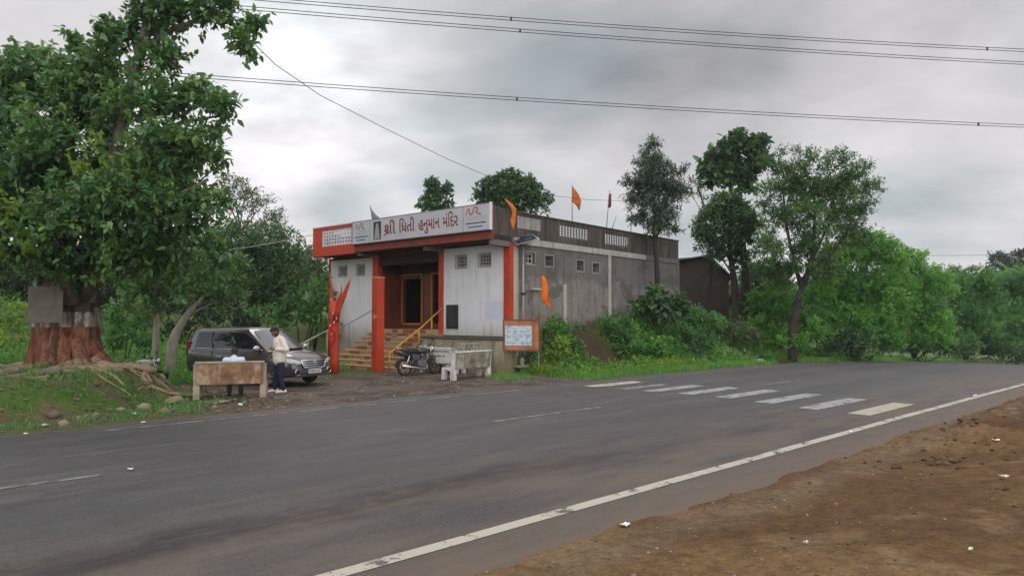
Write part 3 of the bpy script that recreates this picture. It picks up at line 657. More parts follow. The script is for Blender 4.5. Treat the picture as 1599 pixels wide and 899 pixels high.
# ------------------------------------------------------------------ posts, rails, planter, boards by the temple
def make_red_post():
    p = T(-3.85, -2.92, 0); R = thing('red_post', 'thick square vermilion post standing on the temple steps', 'post', (p.x, p.y, 0), -PH)
    m = MB(); m.box(-.165, .165, -.165, .165, 0, 3.40); m.build('shaft', M_RED, R, bevel=.02)
    m = MB(); m.box(-.175, .175, -.175, .175, 3.40, 3.47); m.build('cap', pmat('ochre_cap', (.48, .24, .07), (.40, .12, .04), 9, .6), R, bevel=.01)
    s = MB(); s.prism([(.02 + .12 * cos(a), -.1665, 2.02 + .09 * sin(a)) for a in np.linspace(0, 2 * pi, 14)[:-1]], (0, -.002, 0)); s.build('smear', pmat('pink_smear', (.55, .28, .26), (.5, .12, .08), 20, .7), R)
make_red_post()
def forked_tube(m, pts, r, n=10): m.tube([Vector(p) for p in pts], r, n)
def make_flag_stump():
    p = gp(522, 583); R = thing('forked_post', 'forked vermilion post with flame-like prongs, wrapped in red cloth, left of the steps', 'post', (p.x, p.y, 0), radians(-18))
    Y = p.y; k = Y / F_PX
    def L(px, py, o=0.0): return ((px - 522) * k * 1.03, o, CAM_H - (py - 495) * k)
    m = MB(); m.tube([L(522, 586), L(522, 560), L(522, 530), L(521, 505), L(520, 492), L(518, 470)], [.17, .15, .15, .18, .19, .12], 12)
    m.tube([L(519, 500), L(516, 468), L(514, 445), L(512.5, 424)], [.16, .10, .055, .008], 9)
    m.tube([L(524, 500, -.05), L(530, 484, -.08), L(540, 462, -.1), L(547, 445, -.1), L(551.5, 433, -.1)], [.15, .085, .085, .055, .008], 9)
    m.tube([L(523, 492, .05), L(526, 470, .08), L(527, 456, .08)], [.10, .04, .008], 8)
    m.tube([L(530, 480, -.05), L(533, 460, -.02), L(534, 440, 0)], [.07, .035, .006], 8)
    m.build('trunk', M_RED, R, smooth=True)
    c = MB()
    for (a, b, o) in ((518, 505, -.18), (526, 500, -.17), (522, 515, -.19)):       # hanging cloth tails
        pts = [Vector(L(a + .9 * sin(t * 5 + a), b + 34 * t, o + .03 * sin(t * 9))) for t in np.linspace(0, 1, 8)]
        for i in range(7):
            w0, w1 = .075 * (1 - .5 * i / 7), .075 * (1 - .5 * (i + 1) / 7)
            c.prism([pts[i] + Vector((-w0, 0, 0)), pts[i] + Vector((w0, .02, 0)), pts[i + 1] + Vector((w1, .02, 0)), pts[i + 1] + Vector((-w1, 0, 0))], (0, -.012, 0))
    c.build('cloth', pmat('bright_red_cloth', (.55, .035, .02), (.42, .025, .015), 7, .75), R)
    t = MB()
    for (a, b) in ((520, 468), (524, 489), (526, 503), (519, 508), (530, 497), (522, 521)):
        q = L(a, b, -.20); t.ball(q, (.03, .012, .05), 8, 6)
    t.build('tinsel', pmat('silver_tinsel', (.7, .62, .6), (.6, .4, .38), 9, .35, 0, metal=.4), R)
make_flag_stump()
def rail(name, label, mat, pts, posts, r=.025):
    a = Vector(pts[0]); R = thing(name, label, 'handrail', (a.x, a.y, gz(a.x, a.y)))
    o = R.location
    m = MB(); m.tube([Vector(p) - o for p in pts], r, 10); m.build('bar', mat, R, smooth=True)
    for top, zb in posts:
        top = Vector(top); m = MB(); m.cyl(Vector((top.x, top.y, zb)) - o, top - o, r * .9, n=10); m.build('upright', mat, R, smooth=True)
rail('handrail', 'bright yellow handrail sloping up the right side of the temple steps', M_YEL,
     [T(-3.46, -2.75, .66), T(-3.46, -2.5, .80), T(-3.46, -1.2, 1.58), T(-3.46, -.05, 2.36)], [(T(-3.46, -2.7, .70), 0.1), (T(-3.46, -1.28, 1.54), .9), (T(-3.46, -.62, 1.95), 1.2)], .028)
rail('handrail', 'thin grey handrail running up beside the left white wall of the temple', M_STEEL,
     [T(-7.72, -2.3, 1.32), T(-7.72, -1.35, 1.74), T(-7.72, -.05, 2.34)], [(T(-7.72, -1.35, 1.74), .8), (T(-7.72, -2.25, 1.34), .3)], .016)
rail('handrail', 'pale yellow pipe rail sloping up behind the car bonnet', M_PALE,
     [at(466, 540, 28.3), at(480, 532, 28.6), at(513, 515, 29.5)], [(at(481, 531.5, 28.6), 0.0), (at(511, 516, 29.4), 0.0)], .04)
def make_planter():
    R = thing('planter', 'long moss-stained concrete planter box below the right white wall', 'planter', T(-3.36, -1.2, 0), -PH)
    mossy = wall_material('mossy_concrete', (.22, .20, .13), (.10, .088, .045), (.33, .30, .23), moss=(.15, .14, .06), moss_lo=.1, moss_hi=.8, streak=.8)
    m = MB(); m.box(0, 3.80, 0, .10, -.1, 1.20); m.box(3.70, 3.80, .1, 1.1, -.1, 1.20); m.box(0, .10, .1, 1.1, -.1, 1.20); m.build('wall', mossy, R, bevel=.012)
    m = MB(); m.box(-.04, 3.84, -.035, .14, 1.20, 1.29); m.box(3.67, 3.84, .14, 1.1, 1.20, 1.29); m.build('coping', pmat('mossy_coping', (.10, .095, .065), (.045, .042, .028), 4, .9, .3), R, bevel=.012)
    m = MB(); m.box(.1, 3.7, .1, 1.1, .2, 1.08); m.build('soil', pmat('dark_soil', (.05, .035, .025), None, 9, 1, .4), R)
    w = MB()                                         # worn white scrawl
    for pts in ([(2.0, .92), (2.1, 1.02), (2.2, .9), (2.14, .74)], [(2.26, 1.03), (2.25, .72)], [(2.38, .78), (2.48, 1.03), (2.6, .86), (2.52, .72), (2.46, .82)], [(2.70, 1.04), (2.68, .74), (2.80, .72)], [(2.86, .98), (2.92, .78), (3.02, .8), (3.05, 1.0)], [(.9, 1.03), (.96, .98), (1.06, 1.05)], [(1.96, 1.05), (2.9, 1.08)]):
        stroke(w, pts, .045, -.002, .003)
    w.build('lettering', pmat('worn_limewash', (.46, .45, .41), (.30, .28, .22), 9, .9), R)
    return R
make_planter()
def make_bench(name, label, p, rz, mat, mat_leg, lines=False, width=1.52, group=None, back_label=None):
    """cast concrete garden bench; local x along its length, its back towards -y"""
    R = thing(name, label, 'bench', p, rz, group); w = width / 2
    for sx in (-1, 1):
        m = MB(); x0, x1 = (sx * w - .075, sx * w + .075)
        prof = [(-.11, 0), (.05, 0), (.06, .30), (.30, .33), (.34, 0), (.46, 0), (.43, .40), (.02, .41), (-.035, .86), (-.12, .86), (-.085, .36)]
        m.prism([(x0, a, b) for a, b in prof], (x1 - x0, 0, 0)); m.build('leg', mat_leg, R, bevel=.012)
    m = MB(); m.box(-w + .08, w - .08, -.01, .45, .39, .47); m.build('seat', mat, R, bevel=.012)
    m = MB(); A, B = Vector((0, -.065, .36)), Vector((0, -.125, .88)); m.prism([(-w + .01, A.y, A.z), (w - .01, A.y, A.z), (w - .01, B.y, B.z), (-w + .01, B.y, B.z)], (0, -.055, -.005))
    b = m.build('backrest', mat, R, bevel=.014)
    m = MB(); m.prism([(-w - .03, -.10, .875), (w + .03, -.10, .875), (w + .03, -.195, .873), (-w - .03, -.195, .873)], (0, 0, .045)); m.build('top_rail', mat_leg, R, bevel=.01)
    if lines:                                        # two lines of black painted words, too worn to read
        t = MB(); rng = random.Random(11)
        def P(x, h): q = A + (B - A) * h; return Vector((x, q.y - .058, q.z))
        for h, xa, xb, hh in ((.74, -.60, .55, .10), (.42, -.32, .36, .11)):
            x = xa
            while x < xb:
                e = rng.uniform(.05, .09); z0 = h + rng.uniform(-.01, .02); z1 = z0 + hh
                t.prism([P(x, z1 - .03), P(x + e, z1 - .02), P(x + e, z1 + .015), P(x, z1 + .01)], (0, -.002, 0))
                for q in (x + e * .2, x + e * .72): t.prism([P(q, z0), P(q + .014, z0), P(q + .016, z1), P(q, z1)], (0, -.002, 0))
                if rng.random() < .6: t.prism([P(x + e * .2, z0), P(x + e * .7, z0 + .01), P(x + e * .7, z0 + .035), P(x + e * .2, z0 + .03)], (0, -.002, 0))
                x += e + (.014 if rng.random() < .8 else .05)
        t.build('lettering', M_BLACK, b)
    return R
M_BENCHBR = pmat('brown_stained_concrete', (.33, .205, .125), (.20, .118, .07), 2.6, .75, .25, dirt=(.42, .34, .26), lo=.4, hi=.62)
def blotched(name, base, dark, pale):
    n = NT(name); v = n.coord('Object'); a = n.noise(n.coord('Object', (1, 1, .7)), 3.2, 7, .68, .4); b = n.noise(v, 8, 6, .7); g = n.noise(n.coord('Object', (2.5, 1, .3), (2, 0, 1)), 3, 5, .6)
    c = n.ramp(a, (.36, dark), (.50, base), (.60, pale), (.72, base)); c = n.mix(n.math('MULTIPLY', n.step(g, .50, .66), .5), c, dark); c = n.mix(1.0, c, n.ramp(b, (.3, .72), (.7, 1.2)), 'MULTIPLY')
    n.color(c); n.set(rough=.85, spec=.2); n.bump(b, .35, .02); return n.m
M_BENCHBR = blotched('brown_stained_concrete', (.30, .175, .10), (.17, .09, .052), (.42, .32, .23))
M_BENCHLEG = pmat('pale_cast_concrete', (.36, .29, .22), (.26, .20, .145), 5, .85, .25)
M_BENCHWH = pmat('white_painted_concrete', (.62, .61, .58), (.5, .48, .44), 5, .8, .15, dirt=(.36, .33, .27))
M_BENCHMOSS = blotched('mossy_bench_concrete', (.28, .26, .19), (.14, .125, .075), (.42, .40, .34))
bl = gp(305, 625); br = gp(411, 622); bm_ = (bl + br) / 2; B_RZ = atan2(br.y - bl.y, br.x - bl.x)
bq = bm_ + Vector((-sin(B_RZ), cos(B_RZ), 0)) * .11
make_bench('concrete_bench', 'brown-stained concrete bench with a man in light blue sitting on it', (bq.x, bq.y, gz(bq.x, bq.y) - .01), B_RZ, M_BENCHBR, M_BENCHLEG, group='concrete benches')
q = at(686, 585, 24.7); make_bench('concrete_bench', 'white concrete bench with two lines of black words on its back, behind the motorcycle', (q.x, q.y, gz(q.x, q.y) - .01), -PH + radians(6), M_BENCHWH, M_BENCHWH, True, 1.55, 'concrete benches')
q = Vector((-1.35, 22.65, 0)); make_bench('concrete_bench', 'mossy grey concrete bench end-on to the planter, its back to the road', (q.x, q.y, gz(q.x, q.y) - .01), radians(90 - 40.5) , M_BENCHMOSS, M_BENCHWH, False, 1.62, 'concrete benches')
def make_info_board():
    p = at(814, 585, 24.0); R = thing('notice_board', 'rusty orange notice board with a faded blue poster on thin legs', 'notice board', (p.x, p.y, gz(p.x, p.y)), radians(-4)); b = R.location.z
    fr = pmat('rusty_orange_sheet', (.42, .17, .075), (.27, .095, .045), 3, .8, .2, dirt=(.36, .24, .15), lo=.42, hi=.58)
    m = MB(); m.box(-.62, .62, 0, .03, .86 - b, 1.90 - b); m.build('panel', fr, R)
    m = MB()
    for x0, x1, z0, z1 in ((-.64, .64, .83, .875), (-.64, .64, 1.885, 1.925), (-.64, -.60, .875, 1.885), (.60, .64, .875, 1.885)): m.box(x0, x1, -.02, .04, z0 - b, z1 - b)
    m.build('frame', pmat('rusted_angle_iron', (.20, .09, .05), (.12, .06, .04), 8, .85), R)
    n = NT('faded_poster'); v = n.coord('Object'); f = n.noise(v, 7, 4, .6)
    w = n.N.new('ShaderNodeTexVoronoi'); w.inputs['Scale'].default_value = 9; n.L.new(v, w.inputs['Vector'])
    c = n.ramp(f, (.36, (.20, .34, .46)), (.5, (.42, .50, .54)), (.62, (.52, .56, .57))); c = n.mix(n.step(w.outputs['Distance'], .10, .03), c, (.16, .2, .25)); n.color(c); n.set(rough=.6)
    m = MB(); m.box(-.56, .36, -.008, -.002, 1.02 - b, 1.38 - b); m.box(-.56, .36, -.008, -.002, 1.39 - b, 1.70 - b); m.build('poster', n.m, R)
    m = MB()
    for i in range(4):
        for k in range(3): m.box(-.5 + i * .22, -.5 + i * .22 + .14, -.012, -.008, 1.10 + .20 * k - b, 1.10 + .20 * k + .018 - b)
    m.build('lettering', pmat('poster_ink', (.12, .17, .24), (.2, .26, .32), 20, .6, 0), R)
    for x in (-.60, .60):
        m = MB(); m.box(x - .022, x + .022, .04, .08, -.15, 1.9 - b); m.build('leg', M_STEEL, R)
make_info_board()
def make_basin():
    p = at(815, 578, 24.6); z = gz(p.x, p.y) - .12; R = thing('stone_basin', 'small white pedestal basin half hidden in weeds below the notice board', 'basin', (p.x, p.y, z))
    M_B = pmat('mossy_basin', (.34, .33, .28), (.2, .19, .14), 6, .9, .2)
    m = MB(); m.lathe([(.17, 0), (.19, .05), (.10, .10), (.08, .22), (.11, .28)], 18); m.build('pedestal', M_B, R, smooth=True)
    m = MB(); m.lathe([(.11, .28), (.26, .33), (.30, .38), (.28, .40), (.22, .36), (.06, .34), (.07, .50), (.10, .56), (.05, .66), (.01, .68)], 20); m.build('bowl', M_B, R, smooth=True)
make_basin()
def make_wall_board():
    R = thing('wall_board', 'small black framed notice board on the right white wall of the temple', 'notice board', T(-2.94, -.02, 1.56), -PH)
    m = MB(); m.box(-.32, .32, -.03, .0, 0, .92); m.build('frame', M_BLACK, R, bevel=.006)
    m = MB(); m.box(-.28, .28, -.034, -.03, .04, .88); pn = m.build('panel', pmat('charcoal_panel', (.035, .035, .037), (.022, .022, .024), 9, .6, 0), R)
    m = MB(); rng = random.Random(4)
    for k in range(9): m.box(-.24, -.24 + rng.uniform(.28, .47), -.036, -.034, .80 - .085 * k, .815 - .085 * k)
    m.build('lettering', pmat('grey_ink', (.075, .075, .078), (.05, .05, .05), 30, .6, 0), pn)
    R = thing('wall_poster', 'faded pale blue sheet pasted low on the right white wall', 'poster', T(-.78, -.004, 1.93), -PH)
    m = MB(); m.box(-.46, .46, -.003, -.0005, 0, .66); m.build('sheet', pmat('pale_blue_sheet', (.50, .53, .60), (.58, .60, .65), 3, .8, 0), R)
make_wall_board()
def make_solar_lamp():
    p = at(817, 560, 25.25); z = gz(p.x, p.y); R = thing('solar_lamp', 'slim pole with a tilted solar panel in front of the concrete side wall', 'street lamp', (p.x, p.y, z)); h = 4.80 - z
    m = MB(); m.tube([(0, 0, -.2), (0, 0, h)], [.045, .035], 12); m.build('pole', pmat('galvanised_pole', (.34, .34, .33), (.25, .25, .24), 9, .5, .05, metal=.5), R, smooth=True)
    Mx = Matrix.Translation((.06, -.02, h + .04)) @ Matrix.Rotation(radians(20), 4, 'Z') @ Matrix.Rotation(radians(-14), 4, 'Y') @ Matrix.Rotation(radians(24), 4, 'X')
    m = MB(); m.box(-.46, .46, -.32, .32, -.02, .015, Mx); m.build('panel_frame', pmat('aluminium', (.5, .5, .5), (.4, .4, .4), 9, .4, 0, metal=.7), R)
    m = MB()
    for i in range(4):
        for k in range(3): m.box(-.43 + .215 * i, -.43 + .215 * i + .208, -.29 + .195 * k, -.29 + .195 * k + .188, .015, .018, Mx)
    m.build('solar_cells', pmat('solar_cell', (.02, .026, .04), (.016, .02, .03), 9, .18, 0, spec=.6), R)
    m = MB(); m.tube([(0, 0, h - .1), (-.35, .1, h + .02)], .02, 8); m.tube([(0, 0, h - .55), (-.30, .02, h - .1)], .015, 8); m.build('bracket', M_STEEL, R, smooth=True)
    zl = 2.82 - z
    m = MB(); m.box(-.11, .09, -.13, .02, zl, zl + .07); m.build('lamp_head', M_BLACK, R, bevel=.015)
make_solar_lamp()

# ------------------------------------------------------------------ flags and cloths
def cloth_mat(name, c): return pmat(name, c, tuple(x * .75 for x in c), 5, .8, .15, spec=.15)
def cloth_sheet(outline_top, outline_bot, n, amp, th=.01):
    """two edge polylines joined by a rippled sheet (list of points in xz, y ripple)"""
    m = MB(); k = len(outline_top); rows = []
    for i in range(k):
        a = Vector((outline_top[i][0], 0, outline_top[i][1])); b = Vector((outline_bot[i][0], 0, outline_bot[i][1])); r = []
        for j in range(n + 1):
            p = a.lerp(b, j / n); p.y = amp * sin(i * 1.3 + j * .55) * (.3 + i / k); r.append(p)
        rows.append(r)
    vs = [p for r in rows for p in r]; o = len(vs); vs2 = [p + Vector((0, th, 0)) for p in vs]; fs = []; w = n + 1
    for i in range(k - 1):
        for j in range(n): fs.append((i * w + j, i * w + j + 1, (i + 1) * w + j + 1, (i + 1) * w + j)); fs.append((o + i * w + j, o + (i + 1) * w + j, o + (i + 1) * w + j + 1, o + i * w + j + 1))
    for i in range(k - 1):
        for j in (0, n): fs.append((i * w + j, (i + 1) * w + j, o + (i + 1) * w + j, o + i * w + j))
    for j in range(n):
        for i in (0, k - 1): fs.append((i * w + j, o + i * w + j, o + i * w + j + 1, i * w + j + 1))
    return m.add(vs + vs2, fs)
def make_flag(name, label, px, Y, pole, polyA, polyB, mat, pole_mat=M_STEEL, pr=.018, amp=.08, emblem=None, lean=0.0):
    """pole: (py_bottom, py_top); polyA/polyB: photo points of the cloth's two edges, all at distance Y"""
    b = at(px, pole[0], Y); R = thing(name, label, 'flag', b); k = Y / F_PX
    L = lambda q: ((q[0] - px) * k, (pole[0] - q[1]) * k)
    m = MB(); m.tube([(0, 0, 0), (lean * k, 0, (pole[0] - pole[1]) * k)], [pr, pr * .7], 8); m.build('pole', pole_mat, R, smooth=True)
    c = cloth_sheet([L(q) for q in polyA], [L(q) for q in polyB], 6, amp).build('cloth', mat, R, smooth=True)
    if emblem:
        x, z = L(emblem); e = MB(); e.torus((x, -amp - .02, z), .11, .018, 'y', 18, 6); e.build('emblem', cloth_mat('deep_orange_print', (.5, .10, .03)), c)
    return R
M_SAFF = cloth_mat('saffron_cloth', (.62, .17, .03)); M_MAR = cloth_mat('maroon_cloth', (.15, .035, .035)); M_ORC = cloth_mat('bright_orange_cloth', (.78, .155, .015)); M_TEAL = cloth_mat('grey_green_cloth', (.17, .24, .22))
make_flag('flag', 'drooping orange pennant on a thin pole above the temple parapet', 893.5, 28.0, (350, 288), [(894, 290), (899, 295), (904, 303), (908, 313), (906.5, 321), (905, 328)], [(892.5, 315), (896, 317), (899, 320), (902, 323), (903, 326), (904.5, 328.5)], M_SAFF, emblem=(899, 306))
make_flag('flag', 'small dark maroon flag hanging limp from a leaning pole on the temple roof', 946.5, 30.0, (362, 296), [(951, 303), (955, 301), (955, 311), (955, 317), (954.5, 322)], [(949, 322), (950, 324), (951, 324.5), (952.5, 324), (954, 323)], M_MAR, amp=.03, lean=6)
make_flag('flag', 'tall narrow bright orange flag on a bamboo pole beside the notice board', 845, 24.3, (578, 452), [(846, 430), (850.5, 432), (855, 442), (856, 458), (857, 470), (863, 478), (862, 481)], [(847, 472), (848, 474), (849, 474), (851, 473), (853, 474), (857, 477), (861, 481.5)], M_ORC, pmat('bamboo', (.24, .18, .10), None, 8, .7), .017, amp=.05)
def small_cloth(name, label, px, py, Y, A, B, mat, amp=.05):
    b = at(px, py, Y); k = Y / F_PX; L = lambda q: ((q[0] - px) * k, (py - q[1]) * k)
    o = cloth_sheet([L(q) for q in A], [L(q) for q in B], 6, amp).build(name, mat, smooth=True, loc=b); tag(o, label, 'cloth')
small_cloth('hanging_cloth', 'twisted orange cloth strip hanging over the front corner of the parapet', 802, 358, 24.6, [(788, 309), (794, 313), (800, 318), (806, 326), (806, 338), (805, 346), (804, 360)], [(787.5, 310), (792, 316), (797, 323), (800, 332), (797, 344), (799, 352), (802, 360)], M_SAFF)
small_cloth('hanging_cloth', 'grey green pointed cloth sticking up behind the left end of the name board', 585, 348, 30.6, [(577, 319), (581, 328), (587, 335), (594, 341), (599, 347)], [(577, 320), (579, 331), (580, 339), (582, 345), (584, 349)], M_TEAL)
for lab, a, b, Y in (('thin bare rod leaning right beside the maroon flag on the roof', (954, 362), (962.5, 337), 30.5), ('short upright bare rod on the parapet near the eucalyptus', (985, 366), (986, 338), 32.0)):
    p = at(*a, Y); q = at(*b, Y); tag(MB().tube([Vector((0, 0, 0)), q - p], [.02, .012], 8).build('roof_rod', M_STEEL, smooth=True, loc=p), lab, 'rod')

# ------------------------------------------------------------------ overhead wires
M_WIRE = pmat('dull_wire', (.06, .063, .066), None, 9, .6, 0)
def wire_pair(label, pts, gap, spacers, rad=.010):
    (x0, y0, Y0), (x1, y1, Y1) = pts; A = at(x0, y0, Y0); B = at(x1, y1, Y1); D = B - A
    A2 = A - D * .5; B2 = B + D * .5; m = MB(); o = A2
    for g in (-gap / 2, gap / 2):
        P = []
        for t in np.linspace(0, 1, 41):
            p = A2.lerp(B2, t); p.z += g - 0.0
            p.z += .5 * (4 * (t - .5) ** 2 - .25)
            P.append(p - o)
        m.tube(P, rad, 6)
    ob = m.build('power_line', M_WIRE, smooth=True, loc=A2); tag(ob, label, 'power line', 'overhead power lines')
    for t in spacers:
        t2 = (t + .5) / 2; p = A2.lerp(B2, t2); p.z += .5 * (4 * (t2 - .5) ** 2 - .25)
        MB().box(-.03, .03, -.015, .015, -gap / 2 - .02, gap / 2 + .01).build('spacer', M_BLACK, ob, loc=p - o)
wire_pair('twin wire crossing the sky highest, just above the second pair', ((410, -1, 21), (1599, 79, 26.5)), .10, (.278, .94), .012)
wire_pair('twin wire crossing the sky just below the topmost pair', ((410, 15, 21.3), (1599, 99, 27.0)), .10, (.288,), .012)
wire_pair('twin wire crossing lowest, passing well above the eucalyptus', ((345, 122, 21.5), (1599, 197, 27)), .10, (.318, .93), .012)
def single_wire(label, pts, rad=.012, mat=None):
    P = [at(*p) for p in pts]; o = P[0]; tag(MB().tube([p - o for p in P], rad, 6).build('cable', mat or M_WIRE, smooth=True, loc=o), label, 'cable')
single_wire('service cable slanting down from the fig tree to behind the temple roof', [(380, 52, 19), (430, 101, 21), (500, 149, 24), (600, 200, 28), (700, 249, 33), (752, 271, 36), (800, 290, 38), (860, 305, 40), (920, 312, 42), (970, 313.5, 44), (1010, 311, 45)])
single_wire('pale cable running behind the left trees towards the temple roof', [(340, 393, 30), (400, 384, 31), (440, 377, 32), (492, 366, 33.5)], .018, pmat('pale_cable', (.4, .38, .33), None, 9, .6, 0))
single_wire('thin distant wire low over the bushes at the far right', [(1360, 398, 70), (1480, 399, 74), (1650, 397, 80)], .022)

# ------------------------------------------------------------------ shed behind the temple
def make_shed():
    p = at(1100, 495, 42.0); z = gz(p.x, p.y); R = thing('shed', 'dark brick shed with a sloping grey sheet roof behind the temple', 'shed', (p.x, p.y, z), radians(-8))
    M_ = pmat('dark_shed_wall', (.075, .058, .048), (.045, .036, .03), 2.2, .9, .3)
    e, pk = 4.55 - z, 5.75 - z
    m = MB(); m.prism([(-1.45, 0, -.3), (1.45, 0, -.3), (1.45, 0, e), (.25, 0, pk - .06), (-1.45, 0, pk - .15)], (0, 4.5, 0)); m.build('wall', M_, R)
    r = pmat('weathered_roof_sheet', (.20, .20, .195), (.12, .118, .11), 4, .7, .2)
    m = MB(); m.prism([(.25, -.35, pk - .03), (1.75, -.35, e - .28), (1.75, -.35, e - .24), (.25, -.35, pk + .02)], (0, 5.2, 0)); m.prism([(-1.8, -.35, pk - .35), (.25, -.35, pk - .03), (.25, -.35, pk + .02), (-1.8, -.35, pk - .30)], (0, 5.2, 0)); m.build('roof', r, R)
make_shed()

# ------------------------------------------------------------------ car
def make_car():
    pf = gp(492, 604); h = radians(-27); hd = Vector((cos(h), sin(h), 0)); c = pf - hd * 2.29
    R = thing('parked_car', 'dark grey people carrier with chrome grille parked in front of the temple', 'car', (c.x, c.y, gz(c.x, c.y)), h); R.scale = (.97, .98, .95)
    paint = pmat('graphite_paint', (.080, .075, .073), (.07, .066, .064), 3, .22, 0, metal=.4, spec=.5, coat=.7)
    black = pmat('black_trim', (.014, .014, .015), None, 9, .45, 0); glass = pmat('tinted_glass', (.012, .015, .017), (.011, .014, .016), 3, .05, 0, spec=.8)
    chrome = pmat('chrome_trim', (.75, .75, .76), (.65, .65, .66), 9, .18, 0, metal=1.0)
    wsg = pmat('windscreen_glass', (.10, .115, .118), (.08, .09, .093), 3, .06, 0, spec=.9)
    #   x      zb    zt    w     (rear to front)
    ST = [(-2.29, .50, .98, .72), (-2.25, .40, 1.06, .79), (-2.12, .33, 1.10, .845), (-1.7, .29, 1.10, .875), (-1.0, .28, 1.08, .885), (0, .28, 1.06, .885), (.8, .28, 1.05, .885), (1.18, .28, 1.07, .885), (1.45, .28, 1.045, .88), (1.75, .28, .995, .87), (1.98, .29, .93, .845), (2.12, .31, .86, .80), (2.22, .34, .76, .735), (2.28, .40, .64, .66), (2.30, .48, .55, .60)]
    def sec(st):
        x, zb, zt, w = st; H = zt - zb
        return [(x, 0, zb), (x, w * .80, zb), (x, w * .95, zb + .06 * H), (x, w * .99, zb + .25 * H), (x, w, zb + .52 * H), (x, w * .985, zb + .74 * H), (x, w * .955, zb + .92 * H), (x, w * .88, zt), (x, w * .5, zt + .025 * min(1, H)), (x, 0, zt + .035 * min(1, H))]
    m = MB(); rows = []
    for st in ST:
        s = sec(st); rows.append(s + [(x, -y, z) for x, y, z in s[-2:0:-1]])
    n = len(rows[0]); vs = [p for r in rows for p in r]; fs = []
    for i in range(len(rows) - 1):
        for j in range(n): fs.append((i * n + j, (i + 1) * n + j, (i + 1) * n + (j + 1) % n, i * n + (j + 1) % n))
    fs += [tuple(range(n - 1, -1, -1)), tuple((len(rows) - 1) * n + j for j in range(n))]
    m.add(vs, fs); body = m.build('body', paint, R, smooth=True)
    WX = (-1.36, 1.39)                               # wheel wells cut out of the shell
    cut = MB()
    for wx in WX:
        for sy in (-1, 1): cut.cyl((wx, sy * .60, .33), (wx, sy * 1.2, .33), .395, n=32)
    cu = cut.build('wheel_well_cutter', black); bo = body.modifiers.new('wells', 'BOOLEAN'); bo.object = cu; bo.operation = 'DIFFERENCE'; bo.solver = 'EXACT'
    dg = bpy.context.evaluated_depsgraph_get(); me = bpy.data.meshes.new_from_object(body.evaluated_get(dg)); body.modifiers.clear(); old = body.data; body.data = me; me.name = 'body'
    bpy.data.objects.remove(cu)
    me.polygons.foreach_set('use_smooth', [True] * len(me.polygons))
    es = body.modifiers.new('edge', 'EDGE_SPLIT'); es.split_angle = radians(38)
    # cabin: belt outline rising to the roof
    belt = [(-2.20, .76), (-2.0, .845), (1.28, .80), (1.42, .55), (1.46, .0)]; roof = [(-2.02, .60), (-1.85, .66), (.28, .62), (.40, .46), (.44, .0)]
    zb, zr = 1.03, 1.70; m = MB(); lev = []
    for t in (0, .5, .92, 1.0):
        k = t if t < 1 else 1.0; inset = 0 if t < 1 else .07; z = zb + (zr - zb) * (t if t < 1 else 1.0) + (.03 if t == 1 else 0); r = []
        for (bx, by), (rx, ry) in zip(belt, roof):
            x = bx + (rx - bx) * k; y = by + (ry - by) * k
            if inset: x -= inset * (1 if x > 0 else -1); y = max(0, y - inset)
            bulge = .02 * sin(pi * min(k, 1)); r.append((x, y + (bulge if y > 0 else 0), z))
        full = r + [(x, -y, z) for x, y, z in r[-2::-1]]; lev.append(full)
    n = len(lev[0]); vs = [p for r in lev for p in r]; fs = []
    for i in range(len(lev) - 1):
        for j in range(n): fs.append((i * n + j, i * n + (j + 1) % n, (i + 1) * n + (j + 1) % n, (i + 1) * n + j))
    top = [(x * .6 - .3, y * .55, 1.775) for x, y, z in lev[-1]]; o = len(vs); vs += top
    for j in range(n): fs.append(((len(lev) - 1) * n + j, (len(lev) - 1) * n + (j + 1) % n, o + (j + 1) % n, o + j))
    fs.append(tuple(o + j for j in range(n))); m.add(vs, fs)
    cab = m.build('cabin', paint, R, smooth=True); es = cab.modifiers.new('edge', 'EDGE_SPLIT'); es.split_angle = radians(32)
    def side_pt(x_b, t, sy, off=.012):
        """point on the cabin side: fraction along belt 0..1 (rear..front), height t"""
        bx = -2.0 + 3.28 * x_b; rx = -1.85 + 2.13 * x_b; by = .845 - .045 * x_b; ry = .66 - .04 * x_b
        return Vector((bx + (rx - bx) * t, sy * (by + (ry - by) * t + .02 * sin(pi * t) + off), zb + (zr - zb) * t))
    for sy in (-1, 1):
        for nm, quad in (('side_window', (.05, .30)), ('side_window', (.325, .62)), ('side_window', (.655, .955))):
            m = MB(); a, b = quad; pts = []
            for t in (.10, .5, .86): pts.append([side_pt(a + (b - a) * u, t, sy) for u in (0, .25, .5, .75, 1)])
            if b > .9: pts[2][4] = side_pt(b - .04, .80, sy); 
            vs = [p for r in pts for p in r]; fs = [(i * 5 + j, i * 5 + j + 1, (i + 1) * 5 + j + 1, (i + 1) * 5 + j) for i in range(2) for j in range(4)]
            g = m.add(vs, fs).build(nm, glass, R, smooth=True)
            f = MB(); lp = [side_pt(a - .006 + (b - a + .012) * u, .09, sy, .016) for u in np.linspace(0, 1, 6)]; f.tube(lp, .012, 6); f.build('window_trim', chrome, g, smooth=True)
        for a, b in ((.305, .322), (.625, .652)):
            m = MB(); m.add([side_pt(a, .08, sy, .010), side_pt(b, .08, sy, .010), side_pt(b, .9, sy, .010), side_pt(a, .9, sy, .010)], [(0, 1, 2, 3)]); m.build('door_pillar', black, R)
        # door shut lines and handles, sill strip
        for x0 in (-.98, .02, 1.02):
            m = MB(); m.tube([(x0, sy * .887, .36), (x0, sy * .8895, .68), (x0 - .01, sy * .878, .88), (x0 - .02, sy * .852, 1.03)], .0075, 6); m.build('door_gap', black, R)
